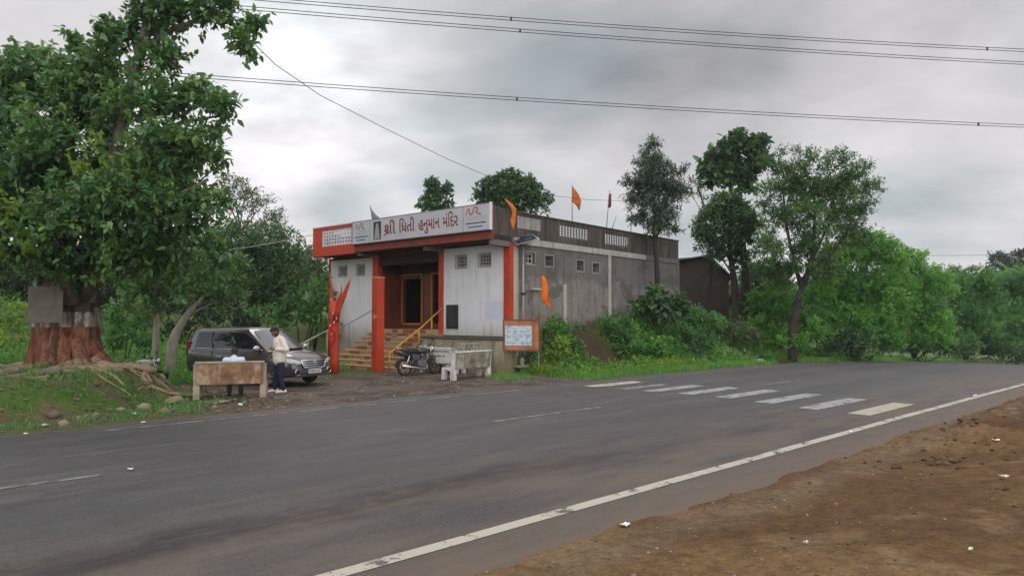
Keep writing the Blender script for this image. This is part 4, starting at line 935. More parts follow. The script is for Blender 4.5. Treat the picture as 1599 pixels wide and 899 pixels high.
        for x0 in (-.80, .20):
            m = MB(); m.tube([(x0, sy * .885, .86), (x0 + .03, sy * .905, .865), (x0 + .19, sy * .905, .865), (x0 + .22, sy * .885, .86)], .016, 8); m.build('door_handle', chrome, R, smooth=True)
        m = MB(); m.box(-.98, 1.0, min(sy * .862, sy * .897), max(sy * .862, sy * .897), .27, .345); m.build('sill', black, R, bevel=.01)
        # mirror
        m = MB(); m.ball((1.02, sy * .99, 1.15), (.07, .125, .075), 14, 10); mi = m.build('wing_mirror', pmat('silver_mirror_cap', (.5, .5, .5), None, 5, .25, 0, metal=.6), R, smooth=True)
        MB().tube([(1.04, sy * .82, 1.06), (1.03, sy * .92, 1.10)], .03, 8).build('arm', black, mi)
        # headlamp, fog lamp, tail lamp
        hl = pmat('lamp_lens', (.62, .63, .64), (.5, .51, .52), 14, .12, 0, spec=.8) if 'lamp_lens' not in MAT else MAT['lamp_lens']; MAT['lamp_lens'] = hl
        m = MB(); P = [(2.245, .40, .70), (2.20, .60, .69), (2.05, .80, .74), (1.86, .872, .86), (1.78, .868, .935), (1.95, .83, .915), (2.12, .72, .845), (2.20, .55, .79), (2.235, .44, .775)]
        cpt = (2.12, .68, .79); P2 = [Vector((x + .055, sy * (y + .028), z)) for x, y, z in P]; vs = P2 + [Vector((cpt[0] + .115, sy * (cpt[1] + .065), cpt[2]))]; m.add(vs, [(i, (i + 1) % len(P2), len(P2)) for i in range(len(P2))]); m.build('headlight', hl, R, smooth=True)
        m = MB(); m.torus((2.30, sy * .64, .455), .088, .013, 'x', 20, 8); fo = m.build('fog_lamp', chrome, R, smooth=True); fo.rotation_euler = (0, 0, 0)
        MB().ball((2.29, sy * .64, .455), (.03, .08, .08), 12, 8).build('lens', black, fo, smooth=True)
        m = MB(); m.box(-2.27, -2.12, min(sy * .70, sy * .80), max(sy * .70, sy * .80), .86, 1.32); m.build('tail_light', pmat('red_lens', (.30, .02, .02), None, 9, .2, 0), R, bevel=.03)
    # windscreen and rear window
    def ws(y, t): 
        ax, rx = 1.47 - .22 * (abs(y) / .72) ** 2.6, .45 - .12 * (abs(y) / .55) ** 2.2 * 0.55
        yy = y * (1 - .22 * t); return Vector((ax + (rx - ax) * t + .035, yy, zb + (zr - zb) * t + .012))
    m = MB(); G = [[ws(y, t) for y in np.linspace(-.70, .70, 13)] for t in np.linspace(.10, .93, 5)]
    vs = [p for r in G for p in r]; m.add(vs, [(i * 13 + j, i * 13 + j + 1, (i + 1) * 13 + j + 1, (i + 1) * 13 + j) for i in range(4) for j in range(12)]); w = m.build('windscreen', wsg, R, smooth=True)
    m = MB(); m.tube([ws(y, .10) + Vector((.01, 0, .0)) for y in np.linspace(-.66, .66, 9)], .02, 6); m.build('wiper_cowl', black, R)
    m = MB(); m.add([(-2.215, -.66, 1.12), (-2.215, .66, 1.12), (-2.085, .55, 1.60), (-2.085, -.55, 1.60)], [(0, 1, 2, 3)]); m.build('rear_window', glass, R)
    # grille, plate, bumper lip
    m = MB(); m.prism([(2.285, -.50, .80), (2.285, .50, .80), (2.305, .40, .56), (2.305, -.40, .56)], (.02, 0, 0)); gr = m.build('grille', black, R)
    m = MB()
    for k, (z, w) in enumerate(((.79, .50), (.725, .475), (.66, .445), (.60, .42))): m.tube([(2.30 - .0, -w, z), (2.335, -w * .6, z - .004), (2.345, 0, z - .006), (2.335, w * .6, z - .004), (2.30, w, z)], .0165, 8)
    m.tube([(2.30, -.505, .81), (2.32, -.42, .57), (2.33, -.25, .545), (2.34, 0, .54), (2.33, .25, .545), (2.32, .42, .57), (2.30, .505, .81)], .016, 8)
    m.build('chrome_bar', chrome, gr, smooth=True)
    m = MB(); m.torus((2.352, 0, .745), .055, .010, 'x', 18, 6); m.torus((2.354, 0, .76), .026, .008, 'x', 14, 6); m.build('emblem', chrome, gr, smooth=True)
    m = MB(); m.box(2.30, 2.345, -.60, .60, .41, .49); m.box(2.20, 2.31, -.70, .70, .30, .40); m.build('bumper', paint, R, bevel=.03)
    m = MB(); m.box(2.345, 2.357, -.26, .26, .405, .515); pl = m.build('number_plate', pmat('white_plate', (.66, .66, .63), None, 9, .5, 0), R)
    m = MB(); rng = random.Random(2); x = -.22
    while x < .21: m.box(2.357, 2.3585, x, x + .022, .435, .488); x += rng.choice((.032, .034, .05))
    m.build('lettering', M_BLACK, pl)
    # wheels
    tyre = pmat('tyre_rubber', (.022, .021, .02), (.032, .03, .027), 8, .85, .1); alloy = pmat('alloy_wheel', (.40, .40, .41), (.32, .32, .33), 8, .35, 0, metal=.8)
    for wx in WX:
        for sy in (-1, 1):
            w = bpy.data.objects.new('wheel', None); COL.objects.link(w); w.parent = R; w.location = (wx, sy * .775, .325)
            MB().torus((0, 0, 0), .235, .095, 'y', 32, 12, .98).build('tyre', tyre, w, smooth=True)
            m = MB(); m.cyl((0, sy * .02, 0), (0, sy * .055, 0), .205, n=28)
            a = m.build('rim', black, w)
            m = MB()
            for k in range(5):
                q = 2 * pi * k / 5; m.prism([(.03 * cos(q + 1.57), sy * .06, .03 * sin(q + 1.57)), (.19 * cos(q + .17), sy * .06, .19 * sin(q + .17)), (.19 * cos(q - .17), sy * .06, .19 * sin(q - .17)), (.03 * cos(q - 1.57), sy * .06, .03 * sin(q - 1.57))], (0, sy * .025, 0))
            m.torus((0, sy * .07, 0), .195, .018, 'y', 28, 8); m.cyl((0, sy * .06, 0), (0, sy * .095, 0), .05, n=14); m.build('spokes', alloy, w, smooth=False)
make_car()

# ------------------------------------------------------------------ motorcycles
def make_bike(label, p, rz, tank_col, lean=0.0):
    """local +x is forward"""
    R = thing('motorcycle', label, 'motorcycle', p, rz, None); R.rotation_euler = (radians(lean), 0, rz)
    blk = pmat('bike_black', (.018, .018, .019), (.03, .03, .03), 9, .5, .05); rub = pmat('bike_tyre', (.025, .024, .022), (.05, .043, .035), 8, .9, .1); chr_ = pmat('bike_chrome', (.55, .55, .55), (.42, .42, .42), 9, .25, 0, metal=.9); tank = pmat('bike_tank', tank_col, tuple(c * .8 for c in tank_col), 5, .25, 0, spec=.6); alu = pmat('bike_engine', (.20, .20, .20), (.11, .11, .11), 9, .5, .1, metal=.6); red = pmat('bike_red_lens', (.28, .03, .03), None, 9, .25, 0)
    for x in (-.63, .66):
        w = bpy.data.objects.new('wheel', None); COL.objects.link(w); w.parent = R; w.location = (x, 0, .295)
        MB().torus((0, 0, 0), .25, .045, 'y', 30, 10).build('tyre', rub, w, smooth=True)
        m = MB(); m.torus((0, 0, 0), .215, .014, 'y', 30, 8, 1.6); m.cyl((0, -.06, 0), (0, .06, 0), .05, n=14)
        for k in range(6):
            q = 2 * pi * k / 6; m.tube([(.04 * cos(q), 0, .04 * sin(q)), (.21 * cos(q), 0, .21 * sin(q))], [.016, .011], 6)
        m.build('rim', chr_ if x < 0 else alu, w, smooth=True)
    def arcs(cx, r, a0, a1, w, t=.008, nm='mudguard', mt=blk):
        m = MB(); A = np.linspace(radians(a0), radians(a1), 12)
        for i in range(11):
            P = [(cx + r * cos(a), y, .295 + r * sin(a)) for a, y in ((A[i], -w), (A[i], w), (A[i + 1], w), (A[i + 1], -w))]
            m.prism(P, (Vector((cos(A[i]), 0, sin(A[i]))) * t))
        m.build(nm, mt, R, smooth=False)
    arcs(-.63, .325, 40, 178, .075); arcs(.66, .325, 20, 160, .06)
    m = MB(); m.ball((.17, 0, .82), (.30, .135, .125), 16, 10); m.build('fuel_tank', tank, R, smooth=True)
    m = MB(); m.tube([(-.02, 0, .80), (-.22, 0, .79), (-.45, 0, .82), (-.70, 0, .86), (-.80, 0, .87)], [.10, .125, .125, .11, .05], 12); m.build('seat', blk, R, smooth=True)
    m = MB(); m.tube([(-.40, 0, .70), (-.70, 0, .76), (-.92, 0, .86)], [.10, .10, .05], 10); m.build('tail', tank if tank_col[0] < .1 else blk, R, smooth=True)
    m = MB(); m.box(-.98, -.90, -.075, .075, .78, .87); m.build('tail_light', red, R, bevel=.02)
    m = MB(); m.tube([(-.55, .11, .88), (-.85, .11, .93), (-.93, 0, .94), (-.85, -.11, .93), (-.55, -.11, .88)], .014, 8); m.build('grab_rail', chr_, R, smooth=True)
    m = MB(); m.box(-.16, .22, -.13, .13, .30, .50); m.cyl((.08, 0, .48), (.16, 0, .70), .10, .09, n=14); m.cyl((-.02, -.16, .40), (-.02, .16, .40), .12, n=18)
    for k in range(5): m.box(.0, .25, -.12, .12, .52 + .035 * k, .53 + .035 * k)
    m.build('engine', alu, R, bevel=.01)
    m = MB(); m.tube([(.52, 0, .88), (.30, 0, .72), (.28, 0, .36), (-.1, 0, .27), (-.3, 0, .34), (-.34, 0, .66), (.05, 0, .74), (.5, 0, .84)], .025, 8); m.build('frame', blk, R, smooth=True)
    for sy in (-1, 1):
        MB().tube([(-.28, sy * .09, .38), (-.63, sy * .09, .295)], .025, 8).build('swing_arm', blk, R); MB().tube([(-.62, sy * .12, .34), (-.46, sy * .12, .68)], [.022, .035], 8).build('shock_absorber', chr_, R, smooth=True)
        MB().tube([(.66, sy * .085, .295), (.50, sy * .085, .80), (.45, sy * .085, .95)], .024, 8).build('fork', chr_, R, smooth=True)
        m = MB(); m.tube([(.44, sy * .05, .97), (.42, sy * .22, 1.04), (.34, sy * .33, 1.02), (.24, sy * .37, 1.0)], .014, 8); hb = m.build('handlebar', chr_, R, smooth=True); MB().tube([(.33, sy * .333, 1.018), (.22, sy * .378, .995)], .021, 8).build('grip', blk, hb)
        m = MB(); m.tube([(.40, sy * .25, 1.03), (.42, sy * .30, 1.16)], .007, 6); m.ball((.42, sy * .32, 1.19), (.02, .065, .042), 10, 8); m.build('mirror', blk, R, smooth=True)
        MB().ball((-.84, sy * .15, .80), (.035, .03, .03), 8, 6).build('indicator', pmat('amber_lens', (.5, .2, .02), None, 9, .3, 0), R, smooth=True)
    m = MB(); m.ball((.60, 0, .88), (.07, .095, .10), 14, 10); m.build('headlight', chr_, R, smooth=True)
    m = MB(); m.tube([(.24, -.12, .38), (.22, -.15, .22), (0, -.16, .20), (-.30, -.17, .25), (-.85, -.18, .34)], [.022, .024, .03, .045, .055], 10); m.build('exhaust', chr_, R, smooth=True)
    m = MB(); m.tube([(-.05, -.13, .26), (-.05, -.26, .27)], .014, 6); m.tube([(-.05, .13, .26), (-.05, .26, .27)], .014, 6); m.tube([(-.02, .12, .26), (-.14, .30, .015)], .012, 6); m.build('footrest', blk, R)
    m = MB(); m.prism([(-.30, -.115, .50), (-.05, -.12, .52), (.0, -.12, .70), (-.36, -.11, .72)], (0, .23, 0)); m.build('side_panel', tank if tank_col[0] < .1 else blk, R, bevel=.02)
    return R
rw = gp(631, 587); fwd = Vector((.70, .71, 0)).normalized(); cc = rw + fwd * .68
make_bike('black motorcycle seen from behind, parked by the foot of the yellow handrail', (cc.x, cc.y, gz(cc.x, cc.y)), atan2(fwd.y, fwd.x), (.05, .05, .053), -8).scale = (1.02, 1.02, 1.02)
ba = at(214, 600, 22.0); make_bike('silver and black motorcycle parked behind the tree mound', (ba.x, ba.y, gz(ba.x, ba.y) + 0.0), radians(8), (.42, .43, .46), -6)

# ------------------------------------------------------------------ people
def blob_mesh(name, segs, balls, mat, parent, voxel=.012, smooth_it=4):
    """one continuous surface grown round tapered limb segments"""
    m = MB()
    for a, ra, b, rb in segs:
        a, b = Vector(a), Vector(b); d = b - a; n = max(2, int(d.length / .03)); P = [a + d * (i / n) for i in range(n + 1)]; Rr = [ra + (rb - ra) * i / n for i in range(n + 1)]
        m.tube(P, Rr, 14); m.ball(a, ra, 14, 10); m.ball(b, rb, 14, 10)
    for q in balls:
        c, r = q[0], q[1]; m.ball(c, r, 18, 12, q[2] if len(q) > 2 else None)
    o = m.build(name, mat, parent, fixn=False)
    rm = o.modifiers.new('skin', 'REMESH'); rm.mode = 'VOXEL'; rm.voxel_size = voxel; rm.use_smooth_shade = True
    sm = o.modifiers.new('smooth', 'SMOOTH'); sm.iterations = smooth_it; sm.factor = .5
    dg = bpy.context.evaluated_depsgraph_get(); me = bpy.data.meshes.new_from_object(o.evaluated_get(dg)); o.modifiers.clear(); o.data = me; me.name = name
    me.polygons.foreach_set('use_smooth', [True] * len(me.polygons)); return o
def hand(segs, w, fd, side, r=.0085, curl=.5, up=Vector((0, 0, 1))):
    """palm and five fingers from wrist w, pointing along fd; side = direction of the thumb"""
    fd = Vector(fd).normalized(); side = Vector(side); side = (side - fd * side.dot(fd)).normalized(); nrm = fd.cross(side).normalized(); w = Vector(w)
    for k in range(4):
        o = side * (.027 - .018 * k); segs.append((w + o * .7 + fd * .02, .013, w + o + fd * .085, .0115))
        L = (.070, .078, .072, .056)[k]; a = w + o + fd * .085; d1 = (fd + nrm * curl * .5).normalized(); b = a + d1 * L * .55; d2 = (fd + nrm * curl * 1.6).normalized(); segs.append((a, .0095, b, .0088)); segs.append((b, .0088, b + d2 * L * .45, .0075))
    t0 = w + side * .022 + fd * .03; t1 = t0 + (side * .8 + fd * .7 + nrm * .2).normalized() * .038; segs.append((t0, .0125, t1, .0105)); segs.append((t1, .0105, t1 + (fd + side * .2 + nrm * .3).normalized() * .032, .0085))
SKIN = pmat('brown_skin', (.20, .105, .065), (.17, .088, .054), 12, .55, .03); HAIR = pmat('black_hair', (.010, .009, .008), (.016, .014, .012), 40, .6, .3)
def head_balls(c, fwd, up):
    """skull, jaw, nose, ears for a head centred at c looking along fwd"""
    f = Vector(fwd).normalized(); u = (Vector(up) - f * Vector(up).dot(f)).normalized(); r = f.cross(u); Mx = Matrix((f, -r, u)).transposed(); c = Vector(c)
    b = [(c + u * .015 - f * .008, (.098, .076, .112), Mx), (c + f * .030 - u * .052, (.064, .060, .070), Mx), (c + f * .100 - u * .018, (.021, .014, .026), Mx), (c + f * .094 - u * .062, (.010, .024, .009), Mx)]
    for s in (-1, 1): b += [(c + r * s * .078 - f * .01 - u * .01, (.022, .010, .033), Mx), (c + f * .080 + r * s * .033 + u * .022, (.012, .022, .008), Mx)]
    return b, f, u, r, Mx
def face_bits(R, body, c, f, u, r, Mx, beard):
    c = Vector(c); m = MB()
    for s in (-1, 1): m.ball(c + f * .083 + r * s * .032 + u * .004, (.010, .013, .008), 10, 8, Mx)
    m.build('eyes', pmat('eye', (.08, .06, .05), None, 30, .2, 0), body, smooth=True)
    hb = [(c + u * .040 - f * .022, (.098, .083, .098), Mx), (c + u * .085 + f * .035, (.055, .062, .032), Mx), (c - f * .055 - u * .02, (.052, .066, .072), Mx)]
    blob_mesh('hair', [], hb, HAIR, R, .008, 2)
    if beard:
        bb = [(c + f * .048 - u * .088, (.046, .054, .035), Mx), (c + f * .097 - u * .047, (.010, .030, .008), Mx)] + [(c + f * .02 + r * s * .062 - u * .062, (.034, .014, .045), Mx) for s in (-1, 1)]
        blob_mesh('beard', [], bb, HAIR, R, .007, 2)
def make_standing_man():
    p = gp(436, 613); z = gz(p.x, p.y)
    R = thing('person', 'man in a cream shirt and dark jeans standing by the car, looking down', 'person', (p.x, p.y, z), radians(180 + 38)); R.scale = (1.05, 1.05, 1.03)  # local +x: the way he faces
    hip = Vector((0, 0, .88)); LK, RK = Vector((.02, .12, .47)), Vector((.04, -.14, .47)); LA, RA = Vector((-.05, .13, .09)), Vector((.05, -.17, .09))
    sh = Vector((.02, 0, 1.37)); hc = Vector((.135, 0, 1.565)); ff = Vector((.78, .05, -.62)); bal, f, u, r, Mx = head_balls(hc, ff, (0.5, 0, 1))
    LS, RS = Vector((.01, .185, 1.36)), Vector((.01, -.185, 1.36)); LE, RE = Vector((-.06, .33, 1.11)), Vector((-.14, -.32, 1.10)); LW, RW = Vector((.19, .14, 1.13)), Vector((.12, -.19, .95))
    segs = [((0, 0, .88), .125, (0, 0, 1.08), .115), ((0, 0, 1.08), .115, (.01, 0, 1.30), .13), ((.03, 0, 1.38), .062, (.09, 0, 1.50), .055)]
    for s, K, A in ((1, LK, LA), (-1, RK, RA)): segs += [((0, s * .085, .88), .088, K, .058), (K, .056, A, .040), (A + Vector((-.03, 0, -.04)), .038, A + Vector((.15, 0, -.055)), .030)]
    for S, E_, W in ((LS, LE, LW), (RS, RE, RW)): segs += [((.01, 0, 1.36), .08, S, .062), (S, .055, E_, .043), (E_, .041, W, .029)]
    hand(segs, LW, (.9, -.25, .25), (0, -.6, .8)); hand(segs, RW, (.75, .35, -.5), (.4, .3, .8))
    body = blob_mesh('body', segs, bal, SKIN, R, .010, 3); face_bits(R, body, hc, f, u, r, Mx, True)
    shirt = pmat('cream_shirt', (.68, .61, .52), (.60, .53, .45), 4, .85, .3); sg = [((.0, 0, .84), .165, (0, 0, 1.08), .155), ((0, 0, 1.08), .155, (.01, 0, 1.30), .160), ((0, .06, .86), .15, (0, .08, 1.28), .14), ((0, -.06, .86), .15, (0, -.08, 1.28), .14), ((.02, 0, 1.36), .085, (.045, 0, 1.425), .072)]
    for S, E_, W in ((LS, LE, LW), (RS, RE, RW)): sg += [((.01, 0, 1.35), .092, S, .078), (S, .074, E_, .062), (E_, .060, E_.lerp(W, .82), .047)]
    blob_mesh('shirt', sg, [], shirt, R, .012, 3)
    jean = pmat('dark_jeans', (.020, .028, .045), (.013, .017, .028), 8, .85, .2); sg = [((0, 0, .83), .135, (0, 0, .95), .125)]
    for s, K, A in ((1, LK, LA), (-1, RK, RA)): sg += [((0, s * .085, .86), .104, K, .074), (K, .073, A + Vector((0, 0, .01)), .060)]
    blob_mesh('jeans', sg, [], jean, R, .012, 3)
    for s, A in ((1, LA), (-1, RA)):
        blob_mesh('shoe', [(A + Vector((-.05, 0, -.045)), .048, A + Vector((.06, 0, -.05)), .046), (A + Vector((.06, 0, -.05)), .044, A + Vector((.17, 0, -.062)), .032), (A + Vector((-.02, 0, -.02)), .048, A + Vector((-.01, 0, .015)), .046)], [], pmat('white_shoe', (.68, .66, .64), (.55, .52, .5), 9, .6, .1), R, .010, 2)
    ph = MB(); Mp = Matrix.Translation(LW + Vector((.115, -.03, .055))) @ Matrix.Rotation(radians(-35), 4, 'Y'); ph.box(-.004, .004, -.036, .036, -.07, .075, Mp)
    o = ph.build('mobile_phone', pmat('phone_glass', (.30, .31, .33), None, 9, .2, 0), None, bevel=.003); o.matrix_world = R.matrix_basis
    tag(o, "slim phone held in the standing man's hand", 'phone')
make_standing_man()
def make_seated_man():
    p = bm_ + Vector((-sin(B_RZ), cos(B_RZ), 0)) * .33 + Vector((cos(B_RZ), sin(B_RZ), 0)) * .03; z = gz(p.x, p.y)
    R = thing('person', 'man with black hair and a light blue shirt sitting on the brown bench', 'person', (p.x, p.y, z), B_RZ + pi / 2)   # faces +x
    sz = .47; hipz = sz + .06
    sh = Vector((.10, 0, hipz + .40)); hc = Vector((.20, 0, hipz + .555)); bal, f, u, r, Mx = head_balls(hc, (.92, 0, -.38), (0.3, 0, 1))
    segs = [((0, 0, hipz), .12, (.03, 0, hipz + .2), .115), ((.03, 0, hipz + .2), .115, (.08, 0, hipz + .36), .125), ((.10, 0, hipz + .43), .06, (.14, 0, hipz + .53), .054)]
    sg = [((.0, 0, hipz - .02), .150, (.03, 0, hipz + .2), .148), ((.03, 0, hipz + .2), .145, (.08, 0, hipz + .35), .150), ((.08, .06, hipz + .30), .12, (.08, -.06, hipz + .30), .12), ((.10, 0, hipz + .41), .085, (.115, 0, hipz + .46), .07)]
    jn = [((0, 0, hipz - .03), .13, (.02, 0, hipz + .05), .128)]
    for s in (-1, 1):
        K = Vector((.47, s * .14, sz + .07)); A = Vector((.43, s * .14, .09)); S = Vector((.08, s * .19, hipz + .385)); E_ = Vector((.20, s * .27, hipz + .12)); W = Vector((.42, s * .10, hipz + .10))
        segs += [((0, s * .09, hipz - .01), .09, K, .058), (K, .056, A, .040), (A + Vector((-.03, 0, -.04)), .036, A + Vector((.15, 0, -.055)), .030), ((.08, 0, hipz + .38), .08, S, .062), (S, .055, E_, .043), (E_, .041, W, .029)]
        hand(segs, W, (.8, -s * .5, -.15), (.2, -s * .7, .6)); jn += [((0, s * .09, hipz - .02), .106, K, .076), (K, .075, A + Vector((0, 0, .02)), .062)]
        sg += [((.08, 0, hipz + .37), .095, S, .080), (S, .077, E_, .063), (E_, .060, E_.lerp(W, .25), .056)]
        blob_mesh('shoe', [(A + Vector((-.05, 0, -.045)), .046, A + Vector((.06, 0, -.05)), .044), (A + Vector((.06, 0, -.05)), .042, A + Vector((.17, 0, -.062)), .032)], [], M_BLACK, R, .010, 2)
    body = blob_mesh('body', segs, bal, SKIN, R, .010, 3); face_bits(R, body, hc, f, u, r, Mx, False)
    blob_mesh('shirt', sg, [], pmat('light_blue_shirt', (.44, .54, .68), (.58, .63, .70), 5, .85, .3), R, .012, 3); blob_mesh('trousers', jn, [], pmat('grey_trousers', (.06, .06, .065), None, 8, .85, .2), R, .012, 3)
make_seated_man()

# ------------------------------------------------------------------ stones and litter one can tell apart
def make_rock(name, label, cat, p, r, mat, seed, flat=.6, group=None, sink=.25):
    bm = bmesh.new(); bmesh.ops.create_icosphere(bm, subdivisions=3, radius=1.0); rng = np.random.RandomState(seed); ph = rng.rand(9) * 6
    pl = [Vector(rng.randn(3)).normalized() for _ in range(9)]
    for v in bm.verts:
        n = v.co.normalized(); k = 1.0
        for i, q in enumerate(pl): k = min(k, (.62 + .07 * (i % 4)) / max(.2, n.dot(q)))
        k += .03 * sin(5 * n.x + ph[0]) * sin(6 * n.y + ph[1]); v.co = Vector((n.x * r[0] * k, n.y * r[1] * k, n.z * r[2] * k))
    me = bpy.data.meshes.new(name); bm.to_mesh(me); bm.free(); o = link_mesh(name, me, mat, smooth=False); z = gz(p.x, p.y)
    o.location = (p.x, p.y, z + r[2] * (1 - sink) * .8); o.rotation_euler = (rng.rand() * .4 - .2, rng.rand() * .4 - .2, rng.rand() * 6); tag(o, label, cat, group); return o
M_STONEW = pmat('whitewashed_stone', (.62, .61, .58), (.48, .46, .42), 9, .85, .2); M_STONE = pmat('grey_brown_stone', (.17, .145, .105), (.10, .085, .06), 4, .9, .3, dirt=(.08, .095, .04)); M_STONEP = pmat('pale_boulder', (.24, .19, .11), (.16, .125, .075), 4, .9, .3, dirt=(.10, .11, .05))
for i, (px, py, r, lab) in enumerate(((70, 664, .085, 'small white stone on the grassy bank under the painted tree'), (136, 666, .10, 'rounded white stone at the road edge below the tree mound'), (226, 656, .11, 'flat white stone, larger of the close pair at the road edge'), (241, 656.5, .07, 'flat white stone, smaller of the close pair at the road edge'), (40, 674, .06, 'white stone nearest the left end of the far road edge'), (93, 678, .065, 'white stone lying on the asphalt below the tree mound'), (210, 646, .06, 'tiny white stone above the close pair at the road edge'), (376, 633, .09, 'white chip on the gravel just in front of the brown bench'))):
    make_rock('white_stone', lab, 'stone', gp(px, py, .03), (r * .75, r * .6, r * .36), M_STONEW, 40 + i, group='white stones along the road edge')
for i, (px, py, Y, r, lab, mt) in enumerate(((22, 612, 15.6, (.24, .18, .12), 'dark boulder at the left end of the tree mound', M_STONE), (84, 612, 15.4, (.22, .17, .13), 'rounded grey boulder in the middle of the tree mound', M_STONE), (55, 632, 14.6, (.32, .18, .10), 'long tan boulder low on the tree mound', M_STONEP), (222, 594, 17.3, (.34, .17, .14), 'broad pale broken slab of rock beside the roots', M_STONEP), (10, 596, 16.5, (.3, .2, .12), 'brown slab of rock on top of the mound at the frame edge', M_STONE), (272, 622, 16.2, (.24, .2, .13), 'low stone just left of the bench', M_STONEP), (345, 632, 15.9, (.2, .12, .05), 'flat tan stone under the bench', M_STONEP))):
    p = at(px, py, Y); make_rock('boulder', lab, 'rock', p, r, mt, 70 + i, sink=.3)
def paper(label, px, py, z, w, h, seed, col=(.75, .74, .72)):
    rng = np.random.RandomState(seed); p = gp(px, py, z); g = gz(p.x, p.y); p.z = max(g, crest(np.array([to_road(p.x, p.y)[0]]))[0]) + .008
    m = MB(); n = 4; w *= .72; h *= .72; vs = [(w * (i / n - .5), h * (j / n - .5), .02 * rng.rand() + .05 * (i / n - .5) ** 2) for i in range(n + 1) for j in range(n + 1)]; q = len(vs)
    fs = [(i * 5 + j, (i + 1) * 5 + j, (i + 1) * 5 + j + 1, i * 5 + j + 1) for i in range(n) for j in range(n)]
    m.add(vs + [(x, y, z_ + .002) for x, y, z_ in vs], fs + [tuple(q + a for a in f[::-1]) for f in fs]); o = m.build('paper_scrap', pmat('litter_paper', col, tuple(c * .85 for c in col), 9, .8, 0), loc=p); o.rotation_euler = (0, 0, rng.rand() * .8); tag(o, label, 'litter', 'scraps of litter')
paper('white scrap of paper on the dirt edge of the near road side', 975, 822, .02, .13, .09, 3)
paper('curled pale leaf-like scrap on the dirt at the right edge', 1567, 737, .25, .16, .08, 5, (.62, .52, .34))
paper('white scrap on the asphalt outside the near edge line', 1327, 675, .005, .12, .06, 6)
paper('white scrap beyond the crossing, farthest along the near edge line', 1520, 617, .005, .2, .12, 8)
paper('small white litter on the centre of the road, end of the broken line', 204, 734, .0, .10, .07, 12)
paper('tiny white scrap in the middle of the brown dirt', 1258, 842, .2, .05, .03, 14)
paper('pale scrap low on the brown dirt towards the right', 1515, 861, .25, .06, .035, 15)
paper('pale scrap on the dirt ridge near the right edge', 1555, 683, .2, .12, .08, 16)

# ------------------------------------------------------------------ vegetation
def leaf_mat(name, dark, mid, light, rough=.5, trans=.28, spec=.35, tcol=None):
    n = NT(name); t = n.attr('tint'); c = n.ramp(t, (.0, dark), (.5, mid), (1.0, light)); n.color(c); n.set(rough=rough, spec=spec)
    if trans:
        tr = n.N.new('ShaderNodeBsdfTranslucent'); m = n.mix(.5, c, tcol or tuple(min(1, x * 1.6) for x in light)); n.L.new(m, tr.inputs[0])
        mx = n.N.new('ShaderNodeMixShader'); mx.inputs[0].default_value = trans; n.L.new(n.b.outputs[0], mx.inputs[1]); n.L.new(tr.outputs[0], mx.inputs[2])
        n.L.new(mx.outputs[0], n.N['Material Output'].inputs[0])
    return n.m
def unit(a): return a / np.maximum(np.linalg.norm(a, axis=1, keepdims=True), 1e-9)
def leaf_arrays(P, D, Nn, L, W, six=False):
    """kite (4 corners) or pointed oval (6 corners) leaves; returns V, F"""
    S = unit(np.cross(D, Nn)); Nn = np.cross(S, D); n = len(P); L = L[:, None]; W = W[:, None]
    if six:
        V = np.stack([P, P + D * L * .30 + S * W * .5 + Nn * W * .12, P + D * L * .68 + S * W * .38 + Nn * W * .08, P + D * L - Nn * L * .06, P + D * L * .68 - S * W * .38 + Nn * W * .08, P + D * L * .30 - S * W * .5 + Nn * W * .12], 1)
        b = np.arange(n)[:, None] * 6; F = np.concatenate([b + np.array([[0, 1, 2, 3]]), b + np.array([[0, 3, 4, 5]])])
        return V.reshape(-1, 3), F, 6
    V = np.stack([P, P + D * L * .42 + S * W * .5 + Nn * W * .1, P + D * L, P + D * L * .42 - S * W * .5 + Nn * W * .1], 1)
    return V.reshape(-1, 3), np.arange(n * 4).reshape(-1, 4), 4
